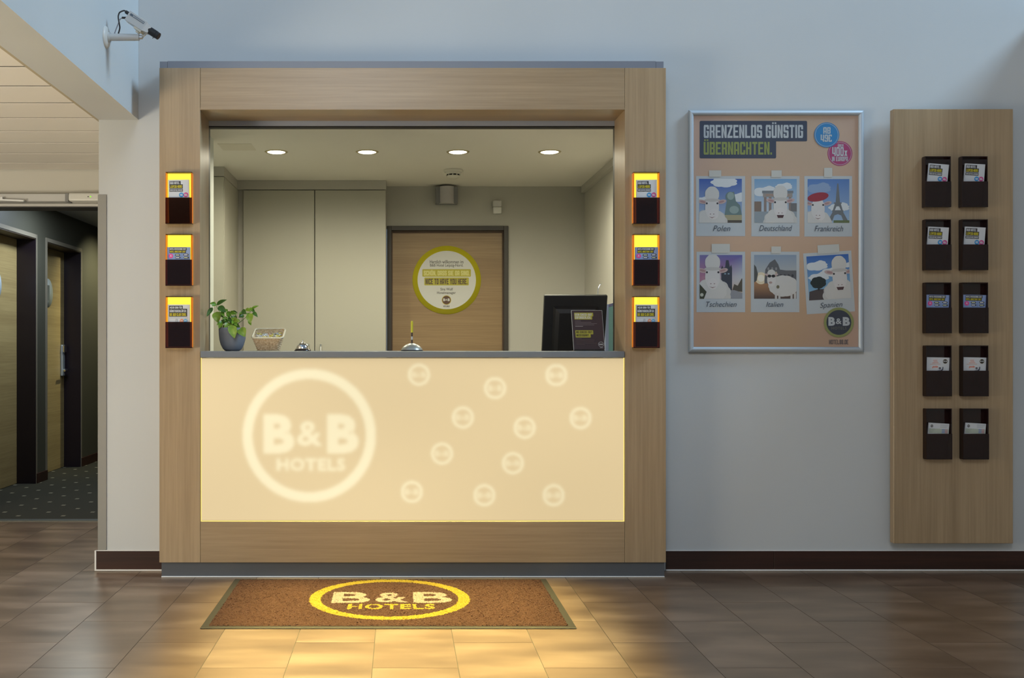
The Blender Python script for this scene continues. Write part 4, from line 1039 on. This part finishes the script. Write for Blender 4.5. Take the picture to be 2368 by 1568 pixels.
dlx=[X_(639,6.67),X_(849,6.67),X_(1059,6.67),X_(1271,6.67)]
fdl=None
for i,x in enumerate(dlx):
    lab='recessed round ceiling downlight, %s from the left in the office'%('first','second','third','fourth')[i]
    if fdl is None:
        fdl=thing('downlight',lab,'ceiling light',(x,6.67,2.43),'downlights in the office ceiling')
        m=MB(); m.lathe([(0.060,0.0005),(0.060,-0.004),(0.072,-0.005),(0.077,-0.0005)],(x,6.67,2.43),36); tag(obj('trim_ring',m,mat('satin_brass_ring',(0.48,0.42,0.26),0.4,0.7),fdl),'satin metal ring')
        m=MB(); m.lathe([(0.0,-0.0115),(0.030,-0.010),(0.050,-0.006),(0.060,-0.002)],(x,6.67,2.43),36); obj('lamp',m,BULB,fdl)
    else: dup(fdl,(x,6.67,2.43),lab)

sm_=thing('smoke_detector','white domed smoke detector on the office ceiling','smoke detector',(X_(1048,7.35),7.35,2.43))
x0=X_(1048,7.35)
m=MB(); m.lathe([(0.070,-0.0005),(0.070,-0.012),(0.060,-0.020)],(x0,7.35,2.43),32); obj('base',m,IVORY,sm_)
m=MB(); m.lathe([(0.058,-0.020),(0.054,-0.030),(0.050,-0.034)],(x0,7.35,2.43),32); m.lathe([(0.050,-0.044),(0.040,-0.056),(0.018,-0.066),(0.0,-0.067)],(x0,7.35,2.43),32); obj('head',m,IVORY,sm_)
m=MB(); m.lathe([(0.044,-0.033),(0.044,-0.045)],(x0,7.35,2.43),32); obj('vent_slot',m,BLACKP,sm_)
m=MB()
for i in range(10):
    a=2*PI*i/10+0.2; m.cyl((x0+0.050*math.cos(a),7.35+0.050*math.sin(a),2.43-0.033),(x0+0.050*math.cos(a),7.35+0.050*math.sin(a),2.43-0.046),0.004,n=6)
obj('rib',m,IVORY,sm_)

DSP=7.99
sp=thing('wall_loudspeaker','grey curved loudspeaker high on the wall above the office door','speaker',(X_(1033,DSP),8.10,Z_(470,DSP)))
x0,zz0,zz1=X_(1033.5,DSP),Z_(470,DSP),Z_(430.5,DSP)
m=MB(); m.box(x0-0.088,x0+0.088,8.00,8.099,zz0+0.002,zz1-0.002,b=0.004); obj('cabinet',m,mat('speaker_grey',(0.20,0.20,0.20),0.6),sp)
arc=[(x0+0.060*math.cos(t),8.02-0.055*math.sin(t)) for t in np.linspace(0,PI,13)]
m=MB(); vs=[(a,b,zz0) for a,b in arc]+[(a,b,zz1) for a,b in arc]; n=13
m.add(vs,[(i,i+1,n+i+1,n+i) for i in range(n-1)],0,True); m.add(vs,[tuple(range(n)),tuple(range(2*n-1,n-1,-1))]); obj('grille',m,mat('speaker_grille',(0.44,0.42,0.42),0.6),sp)
DPI=8.06
pr=thing('motion_sensor','small white motion sensor on the office wall right of the loudspeaker','sensor',(X_(1150,DPI),8.10,Z_(493.5,DPI)))
x0=X_(1150,DPI); za,zb2=Z_(493.5,DPI),Z_(463,DPI); zm=(za+zb2)/2
m=MB(); m.box(x0-0.036,x0+0.036,8.055,8.099,zm+0.001,zb2,b=0.010,seg=3); obj('housing',m,WHITEP,pr)
m=MB(); m.box(x0-0.034,x0+0.034,8.052,8.099,za,zm,b=0.010,seg=3); obj('lens',m,mat('frosted_lens',(0.70,0.70,0.66),0.3),pr)

# round sign on the office door
DSG=DD+0.026
sg=thing('door_sign','round white welcome sign with yellow rim on the office door','sign',(X_(1033,DSG),DSG,Z_(727,DSG)))
scx,scz=X_(1033.1,DSG),Z_(647.6,DSG); rr=79.2*DSG/F
m=MB(); m.lathe([(0,0.003),(rr,0.003),(rr,0.0),(0,0)],(scx,DSG+0.003,scz),56,'Y'); obj('disc',m,mat('sign_yellow',(0.50,0.44,0.02),0.4),sg)
p=Print(); SW=(196,196,190); GRN=(168,160,52)
p.ell(1033.1,647.6,67.5,67.5,SW,56)
p.text('Herzlich willkommen im',993.9,601.5,1071.7,609.5,(92,88,84),.015); p.text('B&B Hotel Leipzig-Nord.',994.3,610.2,1071.2,618.6,(92,88,84),.015)
p.rect(976.6,622.4,1089,640,GRN,2); p.block('SCHÖN, DASS SIE DA SIND.',980,624,1086,638.5,(206,202,128))
p.rect(981.2,641.9,1084.1,660,GRN,2); p.block('NICE TO HAVE YOU HERE.',984,644.6,1081,657.5,(74,56,44))
p.text('Sina Wolf',1018.4,665.6,1047.2,671.9,(92,88,84),.015); p.text('Hotelmanager',1010.6,674.2,1054,681.5,(92,88,84),.015)
bb_logo(p,1032.4,694,10.8,(170,150,40),(86,62,48),SW,SW,.88,False)
p.block('HOTELBB.DE',1025.3,706.5,1039.8,710.2,(92,88,84))
p.build('printed_face',lambda u,v,l:(X_(u,DSG),DSG-0.0005-l,Z_(v,DSG)),sg)

# office desk (mostly hidden behind the counter) carries the monitor
dk=thing('office_desk','grey work surface behind the reception counter','desk',(0.3,5.95,0))
m=MB(); m.box(-0.95,1.45,5.52,6.15,0.88,0.91,b=0.003); obj('desktop',m,GREY,dk)
for a in (-0.93,1.41):
    m=MB(); m.box(a,a+0.03,5.54,6.13,0.0,0.88); obj('side_panel',m,GREY,dk)

# monitor seen from behind, leaning back
DM=5.68
mo=thing('computer_monitor','black computer monitor seen from behind on the right of the counter','monitor',(X_(1325,DM),DM,0.91))
mzx=X_(1324.5,DM); mz0=1.065; mz1=Z_(684,DM-0.09)
Rt=Euler((0.30,0,0)).to_matrix(); hgt=(mz1-mz0)/math.cos(0.30)
piv=(mzx,DM,mz0)
m=MB(); m.box(mzx-0.176,mzx+0.176,DM,DM+0.030,mz0,mz0+hgt,b=0.004,rot=Rt,piv=piv,seg=2); obj('casing',m,BLACKP,mo)
mb=MB(); vs=[]
for (w0,z0,z1,d) in ((0.125,0.02,hgt-0.06,0.0),(0.112,0.03,hgt-0.073,0.018),(0.092,0.04,hgt-0.095,0.028)):
    for a,b in ((-w0,z0),(w0,z0),(w0,z1),(-w0,z1)): vs.append(Vector(piv)+Rt@Vector((a,-d+0.001,b)))
mb.add(vs,[(0,1,5,4),(1,2,6,5),(2,3,7,6),(3,0,4,7),(4,5,9,8),(5,6,10,9),(6,7,11,10),(7,4,8,11),(8,9,10,11)]); obj('rear_bulge',mb,mat('black_satin_plastic',(0.014,0.012,0.012),0.45),mo)
m=MB(); m.box(mzx-0.04,mzx+0.04,DM+0.02,DM+0.06,0.92,mz0+0.12,b=0.004); m.box(mzx-0.12,mzx+0.12,DM-0.06,DM+0.14,0.911,0.925,b=0.004); obj('stand',m,BLACKP,mo)
m=MB(); m.box(mzx-0.165,mzx+0.165,DM+0.0301,DM+0.0306,mz0+0.012,mz0+hgt-0.012,rot=Rt,piv=piv); obj('screen',m,mat('dark_screen',(0.02,0.02,0.025),0.2),mo)

# blue and teal folder beside it
DF=5.77
fo_=thing('ring_folder','blue and teal folder standing right of the monitor','folder',(X_(1410,DF),DF,0.91))
fx0,fxm,fx1=X_(1400.5,DF),X_(1407.5,DF-0.02),X_(1419.5,DF+0.05)
zt0,zt1=Z_(704,DF),Z_(699.5,DF)
m=MB(); m.add([(fx0,DF,0.911),(fxm,DF-0.02,0.911),(fxm,DF-0.02,zt0),(fx0,DF,zt0),(fx0+0.01,DF+0.2,0.911),(fxm+0.01,DF+0.2,0.911),(fxm+0.01,DF+0.2,zt0+0.01),(fx0+0.01,DF+0.2,zt0+0.01)],[(0,1,2,3),(4,7,6,5),(0,3,7,4),(1,5,6,2),(3,2,6,7),(0,4,5,1)])
obj('cover',m,mat('folder_blue',(0.30,0.38,0.60),0.5),fo_)
m=MB(); e=0.0008
m.add([(fxm+e,DF-0.018,0.911),(fx1,DF+0.05,0.911),(fx1,DF+0.05,zt1-0.016),(fxm+e,DF-0.018,zt0-0.018),(fxm+0.011,DF+0.2,0.911),(fx1+0.008,DF+0.2,0.911),(fx1+0.008,DF+0.2,zt1-0.016),(fxm+0.011,DF+0.2,zt0-0.018)],[(0,1,2,3),(4,7,6,5),(0,3,7,4),(1,5,6,2),(3,2,6,7),(0,4,5,1)])
tag(obj('page_block',m,mat('folder_teal',(0.22,0.52,0.56),0.5),fo_),'teal face of the folder')
m=MB(); m.add([(fxm+e,DF-0.018,zt0-0.018+e),(fx1,DF+0.05,zt1-0.016+e),(fx1,DF+0.05,zt1),(fxm+e,DF-0.018,zt0),(fxm+0.011,DF+0.2,zt0-0.018+e),(fx1+0.008,DF+0.2,zt1-0.016+e),(fx1+0.008,DF+0.2,zt1),(fxm+0.011,DF+0.2,zt0)],[(0,1,2,3),(4,7,6,5),(0,3,7,4),(1,5,6,2),(3,2,6,7),(0,4,5,1)])
obj('top_band',m,mat('folder_indigo',(0.18,0.20,0.50),0.5),fo_)

# curved chrome rod behind the monitor
DG=6.06
m=MB(); gp=lambda a,b:(X_(1200+a/7.127,DG),DG,Z_(620+b/7.127,DG))
m.tube([(X_(1383,DG),DG,0.925)]+[gp(1310,640),gp(1305,470),gp(1300,400),gp(1308,340),gp(1325,295),gp(1358,258)],[0.005,0.005,0.005,0.0048,0.0045,0.0042,0.003],10)
gr=thing('gooseneck_rod','thin curved chrome rod rising behind the black monitor','rod',(X_(1383,DG),DG,0.91))
obj('rod',m,CHROME,gr)
m=MB(); m.lathe([(0,0.0175),(0.022,0.015),(0.030,0.006),(0.030,0.0005)],(X_(1383,DG),DG,0.91),24); obj('foot',m,METAL,gr)

# =================================================================== ON THE COUNTER
# acrylic sign holder
DA=5.12; ay=math.radians(20)
an=thing('acrylic_sign_holder','clear slanted sign holder with dark brown notice on the counter','sign holder',(X_(1362.5,DA),DA,ZCT))
ax0,ax1=X_(1327,DA),X_(1398.5,DA); aw=ax1-ax0; ah=0.205/math.cos(ay)*1.0
Ra=Euler((-ay,0,0)).to_matrix(); pv=((ax0+ax1)/2,DA,ZCT+0.004)
m=MB(); m.box(ax0,ax1,DA-0.003,DA+0.003,ZCT+0.004,ZCT+0.004+ah,b=0.0005,rot=Ra,piv=pv); obj('front_plate',m,CLEAR,an)
m=MB(); m.box(ax0,ax1,DA-0.004,DA+0.10,ZCT+0.0003,ZCT+0.0035); obj('foot_plate',m,CLEAR,an)
EDGE=mat('bright_acrylic_edge',(0.55,0.55,0.56),0.3)
m=MB(); m.box(ax0-0.0012,ax0+0.0004,DA-0.0035,DA+0.003,ZCT+0.004,ZCT+0.004+ah,rot=Ra,piv=pv); m.box(ax0-0.0012,ax1+0.0004,DA-0.0035,DA+0.003,ZCT+0.004+ah,ZCT+0.0055+ah,rot=Ra,piv=pv); m.box(ax1-0.0004,ax1+0.001,DA-0.0035,DA+0.003,ZCT+0.004,ZCT+0.004+ah,rot=Ra,piv=pv); obj('edge',m,EDGE,an)
def AT(u,v,l): return Vector(pv)+Ra@Vector((-aw/2+u*aw,-0.0045-l,ah-v*aw))
ntc=Print(); Hn=ah/aw; BR=(62,44,48); YG=(176,170,60); LW=(214,214,206)
ntc.rect(0.012,0.012,0.988,Hn-.02,BR)
ntc.rect(.08,.08,.70,.21,YG,.015); ntc.rect(.08,.19,.66,.32,YG,.015)
ntc.block('KEIN CHECK-OUT',.10,.11,.66,.19,LW); ntc.block('ERFORDERLICH.',.10,.21,.62,.295,LW)
for i,(a,b) in enumerate(((.09,.28),(.09,.62),(.09,.80),(.09,.71),(.09,.34))): ntc.rect(a,.365+.047*i,b,.378+.047*i,(128,116,118) if i<4 else (190,186,184))
ntc.rect(.08,.70,.66,.84,YG,.015); ntc.rect(.08,.82,.57,.95,YG,.015)
ntc.block('NO CHECK-OUT',.11,.725,.63,.80,(66,54,24)); ntc.block('NECESSARY.',.11,.835,.53,.915,(66,54,24))
for i,(a,b) in enumerate(((.09,.27),(.09,.68),(.09,.66),(.09,.75),(.09,.36))): ntc.rect(a,.99+.05*i,b,1.0+.05*i,(110,90,84))
ntc.ring(.885,1.19,.09,.012,(190,190,190)); ntc.text('B&B',.825,1.165,.945,1.215,(190,190,190),.05); ntc.rect(.84,1.30,.945,1.315,(190,190,190))
ntc.build('notice',AT,an)

# potted plant
DPt=5.04
def zp(zx,zy,dy=0.0): return Vector((X_(460+zx/5.92,DPt+dy),DPt+dy,Z_(640+zy/5.92,DPt+dy)))
pt=thing('potted_plant','small green leafy plant in a grey pot at the left end of the counter','plant',(zp(458,0).x,DPt,ZCT))
pcx=zp(458,0).x; sp_=DPt/F
Hp=(812.5-758.5)*sp_; Rt_=31.5*sp_; Rb=16.5*sp_
m=MB(); m.lathe([(0.0,0.002),(Rb,0.002),(Rt_*.68,Hp*.09),(Rt_*.84,Hp*.27),(Rt_*.945,Hp*.50),(Rt_*.99,Hp*.76),(Rt_,Hp),(Rt_-.005,Hp),(Rt_-.006,Hp-.018),(0,Hp-.018)],(pcx,DPt,ZCT),40)
for i in range(8):
    a=2*PI*i/8; m.cyl((pcx+Rb*.8*math.cos(a),DPt+Rb*.8*math.sin(a),ZCT+0.0003),(pcx+Rb*.8*math.cos(a),DPt+Rb*.8*math.sin(a),ZCT+0.004),0.006,n=8)
POT=mat('slate_grey_pot',(0.19,0.20,0.225),0.75); n_=noise_of(POT,300,detail=2); bump(POT,n_.outputs[0],0.3,0.0005)
obj('pot',m,POT,pt)
m=MB(); m.lathe([(0,Hp-.012),(Rt_-.007,Hp-.016)],(pcx,DPt,ZCT),24); obj('soil',m,mat('dark_soil',(0.03,0.02,0.014),0.95),pt)
STEM=mat('green_stem',(0.13,0.19,0.04),0.6)
def bez(pts,n=14):
    P=[Vector(p) for p in pts]; out=[]
    for i in range(n+1):
        t=i/n; Q=P[:]
        while len(Q)>1: Q=[a.lerp(b,t) for a,b in zip(Q[:-1],Q[1:])]
        out.append(Q[0])
    return out
for s_ in ([zp(445,735),zp(390,620,-.01),zp(320,520,-.02),zp(240,450,-.01),zp(236,372,-.01)],[zp(460,735),zp(500,620,.01),zp(640,610,.02),zp(690,500,.01),zp(735,430,.0)],[zp(452,735),zp(440,620,.0),zp(410,560,.02),zp(385,470,.03)],[zp(455,735),zp(470,640,-.02),zp(500,560,-.02),zp(505,490,-.01)],[zp(448,735),zp(380,680,-.03),zp(320,650,-.03),zp(290,640,-.03)],[zp(460,735),zp(510,700,-.03),zp(560,690,-.04)],[zp(455,735),zp(445,700,-.05),zp(440,670,-.065)]):
    m=MB(); m.tube(bez(s_),[0.0022-0.0011*i/14 for i in range(15)],6); obj('stem',m,STEM,pt)
LEAFS=[]
for nm,c0,c1 in (('leaf_mid',(0.18,0.35,0.022),(0.10,0.23,0.016)),('leaf_dark',(0.07,0.18,0.022),(0.04,0.11,0.014)),('leaf_light',(0.24,0.34,0.030),(0.15,0.25,0.02))):
    q=mat(nm,c0,0.4); n_=noise_of(q,60,detail=3); r=ramp(q,n_.outputs[0],[(0.35,c1),(0.65,c0)]); L(q,r.outputs[0],bsdf(q).inputs['Base Color'])
    LEAFS.append(q)
def leaf(b,t,w,dy,k,tip_dy=-0.02):
    p0=zp(*b,dy); p1=zp(*t,dy+tip_dy); a=p1-p0; ln_=a.length; a.normalize()
    nrm=Vector((random.uniform(-.25,.25),-1,random.uniform(.1,.6))).normalized(); nrm=(nrm-a*nrm.dot(a)).normalized(); s=a.cross(nrm)
    W_=w/5.92*sp_/2*1.22; vs=[]; fs=[]; n=8; curl=ln_*.10*random.uniform(.5,1.6)
    for i in range(n+1):
        u=i/n; ww=W_*(math.sin(PI*u**0.72)**0.85)*1.0 if 0<u<1 else 0.0
        c=p0+a*(ln_*u)-nrm*(curl*(2*u-1)**2)+nrm*curl
        f=0.35*ww
        vs += [c-s*ww+nrm*f*.6, c-s*ww*.5+nrm*f*.15, c-nrm*.0004, c+s*ww*.5+nrm*f*.15, c+s*ww+nrm*f*.6]
    for i in range(n):
        for j in range(4): fs.append((i*5+j,i*5+j+1,i*5+j+6,i*5+j+5))
    m=MB(); m.add(vs,fs,0,True); o=obj('leaf',m,LEAFS[k],pt)
    return o
for args in [((235,378),(146,366),44,-.01,0),((242,385),(384,314),50,-.01,1),((240,385),(172,405),30,-.02,0),((188,420),(106,548),50,-.015,1),((268,405),(372,492),72,-.02,1),((246,478),(264,634),104,-.03,2),
  ((300,478),(352,545),52,-.01,0),((385,480),(442,545),50,.01,0),((425,485),(524,512),46,.0,0),((455,480),(530,495),36,.02,1),((392,475),(350,440),30,.02,0),((590,460),(655,512),58,.01,1),((640,440),(705,478),44,.0,2),((690,430),(735,470),40,-.01,0),
  ((722,440),(822,396),34,.0,0),((722,450),(770,492),38,.0,1),((742,486),(806,556),44,-.01,1),((700,500),(708,640),86,-.02,2),((685,590),(716,668),40,.01,0),((600,490),(548,520),36,.02,2),((610,520),(545,560),56,.02,1),((655,505),(690,520),30,.0,0),
  ((500,555),(430,590),46,.0,1),((480,590),(560,620),52,-.02,2),((480,600),(455,655),40,-.02,0),((395,585),(310,570),54,.0,2),((330,600),(412,612),50,-.02,1),((330,620),(240,665),44,-.02,0),((318,640),(272,712),52,-.03,2),((400,630),(350,712),54,-.03,2),
  ((555,585),(470,650),56,-.01,0),((440,660),(488,845),100,-.065,2),((562,700),(632,826),104,-.045,2),((500,680),(565,700),44,-.03,0),((520,660),(560,690),34,-.03,1),((300,510),(340,560),40,.0,1),((420,560),(370,520),36,.02,0),((300,660),(310,705),36,-.02,0)]:
    leaf(*args)
for i in range(26):
    a=random.uniform(0,2*PI); q=random.uniform(.3,1); bx=440+95*q*math.cos(a); by=600-75*q*math.sin(a)
    leaf((bx,by),(bx+random.uniform(-50,50)+40*math.cos(a),by+random.uniform(10,75)),random.uniform(34,56),random.uniform(-.035,.035),random.choice((0,0,1,2)))

# wicker basket with sweets
DBk=5.10; kx=X_(621.5,DBk)
bk=thing('wicker_basket','small pale wicker basket of wrapped sweets beside the plant','basket',(kx,DBk,ZCT))
def rrect(hx,hy,r,n=5):
    pts=[]
    for cx,cy,a0 in ((hx-r,hy-r,0),(-hx+r,hy-r,90),(-hx+r,-hy+r,180),(hx-r,-hy+r,270)):
        for i in range(n+1): a=math.radians(a0+90*i/n); pts.append((cx+r*math.cos(a),cy+r*math.sin(a)))
    return pts
def ringpts(f,n=64):
    """outline of the basket at height fraction f: rear edge rises above the front edge"""
    hx=0.052+0.026*f; hy=0.038+0.022*f; base=rrect(hx,hy,0.016,6)
    P=[Vector((a,b,0)) for a,b in base]; seg=[(P[(i+1)%len(P)]-P[i]).length for i in range(len(P))]; tot=sum(seg); out=[]
    for k in range(n):
        d=tot*k/n; i=0
        while d>seg[i]: d-=seg[i]; i+=1
        q=P[i].lerp(P[(i+1)%len(P)],d/seg[i]); z=0.004+f*(0.086+0.024*(q.y/hy)); out.append(Vector((kx+q.x,DBk+q.y,ZCT+z)))
    return out
WICK=mat('pale_wicker',(0.52,0.36,0.19),0.6); n_=noise_of(WICK,120,detail=2); r=ramp(WICK,n_.outputs[0],[(0.3,(0.48,0.31,0.15)),(0.7,(0.78,0.60,0.38))]); L(WICK,r.outputs[0],bsdf(WICK).inputs['Base Color'])
m=MB(); rows=15; cent=Vector((kx,DBk,0))
for rI in range(rows):
    P=ringpts((rI+0.3)/rows); Q=[]
    for k,q in enumerate(P):
        dr=(q-cent); dr.z=0; dr.normalize(); Q.append(q+dr*0.0021*math.cos(PI*k/2+PI*rI))
    m.tube(Q,0.0027,6,closed=True)
bs=obj('woven_body',m,WICK,bk); bs['kind']='stuff'
m=MB()
lo=ringpts(0.0,32); hi_=ringpts(1.0,32)
for a,b in zip(lo,hi_): m.tube([a,b],0.0017,5)
st=obj('stakes',m,WICK,bk); st['kind']='stuff'
m=MB(); m.add([p-Vector((0,0,0.001)) for p in ringpts(0.02,32)],[tuple(range(32))]); obj('base',m,WICK,bk)
m=MB(); P=ringpts(1.0,96)
for ph in (0,PI/2,PI,1.5*PI):
    Q=[]
    for k,q in enumerate(P):
        dr=(q-cent); dr.z=0; dr.normalize(); t=2*PI*k/96*18+ph; Q.append(q+dr*(0.0032*math.cos(t))+Vector((0,0,0.0032*math.sin(t))))
    m.tube(Q,0.0027,6,closed=True)
obj('braided_rim',m,mat('light_wicker_rim',(0.80,0.68,0.46),0.55),bk)
CAND=[mat('sweet_wrapper_%d'%i,c,0.25) for i,c in enumerate(((0.72,0.66,0.56),(0.70,0.52,0.42),(0.78,0.66,0.18),(0.70,0.70,0.68),(0.62,0.40,0.34)))]
cn=['cream','peach','yellow','white','dusky pink']
k=0
for j in range(4):
    for i in range(7):
        x=kx-0.052+0.0173*i+random.uniform(-.003,.003); y=DBk-0.030+0.022*j+random.uniform(-.003,.003); z=ZCT+0.066+0.006*j+random.uniform(0,.006)
        kind=random.choice((0,0,1,2,3,4)) if i<4 else random.choice((2,2,0,3))
        if k==0:
            m=MB(); m.ell((0,0,0),(0.0085,0.006,0.0055),10,6)
            for sgn in (-1,1): m.cyl((sgn*0.0075,0,0),(sgn*0.0135,0,0),0.0015,0.0055,8,cap=False)
            kind=0; proto=obj('wrapped_sweet',m,CAND[kind],loc=(0,0,0)); o=proto
        else:
            o=proto.copy(); C.objects.link(o)
            o.material_slots[0].link='OBJECT'; o.material_slots[0].material=CAND[kind]
        o.location=(x,y,z); o.rotation_euler=(random.uniform(-.4,.4),random.uniform(-.4,.4),random.uniform(0,6.3))
        tag(o,'small %s wrapped sweet lying in the wicker basket'%cn[kind],'sweet','sweets in the wicker basket'); k+=1
proto.material_slots[0].link='OBJECT'; proto.material_slots[0].material=CAND[0]
m=MB(); m.add([p for p in ringpts(0.62,32)],[tuple(range(32))]); tag(obj('liner',m,mat('paper_liner',(0.55,0.45,0.33),0.8),bk),'paper liner under the sweets')

# service bell
DBl=5.08; bxc=X_(700,DBl)
bl=thing('service_bell','chrome domed call bell with dark base on the counter','bell',(bxc,DBl,ZCT))
m=MB(); m.lathe([(0,0.0005),(0.0425,0.0005),(0.0425,0.003),(0.036,0.0125),(0,0.0125)],(bxc,DBl,ZCT),32); obj('base',m,mat('dark_bronze_base',(0.035,0.022,0.016),0.25),bl)
m=MB(); m.lathe([(0.0345,0.0135),(0.0335,0.020),(0.029,0.031),(0.021,0.0385),(0.011,0.0428),(0,0.044)],(bxc,DBl,ZCT),32); obj('dome',m,CHROME,bl)
m=MB(); m.cyl((bxc,DBl,ZCT+0.043),(bxc,DBl,ZCT+0.054),0.0022,n=12); m.ell((bxc,DBl,ZCT+0.054),(0.0036,0.0036,0.0022)); obj('plunger',m,CHROME,bl)

# pen standing in a domed stand
DPn=5.08; pxn=X_(952.5,DPn)
pn=thing('pen_stand','silver domed pen stand with upright yellow topped pen on the counter','pen stand',(pxn,DPn,ZCT))
m=MB(); m.lathe([(0,0.0005),(0.0555,0.0005),(0.0555,0.006),(0,0.006)],(pxn,DPn,ZCT),40); tag(obj('foot',m,BLACKR,pn),'black rubber foot')
m=MB(); m.lathe([(0.0545,0.0065),(0.052,0.012),(0.044,0.0225),(0.030,0.0325),(0.014,0.0385),(0,0.040)],(pxn,DPn,ZCT),40); obj('dome',m,mat('satin_silver_dome',(0.46,0.47,0.43),0.35,0.6),pn)
m=MB(); m.cyl((pxn,DPn,ZCT+0.037),(pxn,DPn,ZCT+0.094),0.0045,n=16)
pe=obj('pen',m,mat('dark_brown_barrel',(0.05,0.025,0.018),0.35),pn)
m=MB(); m.cyl((pxn,DPn,ZCT+0.0945),(pxn,DPn,ZCT+0.148),0.0060,n=16); m.lathe([(0.0060,0.148),(0.003,0.1535),(0,0.1545)],(pxn,DPn,ZCT),16); tag(obj('cap',m,mat('yellow_pen_cap',(0.62,0.55,0.03),0.35),pe),'yellow cap')
m=MB(); m.lathe([(0.0047,0.058),(0.0047,0.074)],(pxn,DPn,ZCT),16); obj('label_band',m,mat('pale_band',(0.5,0.5,0.48),0.5),pe)
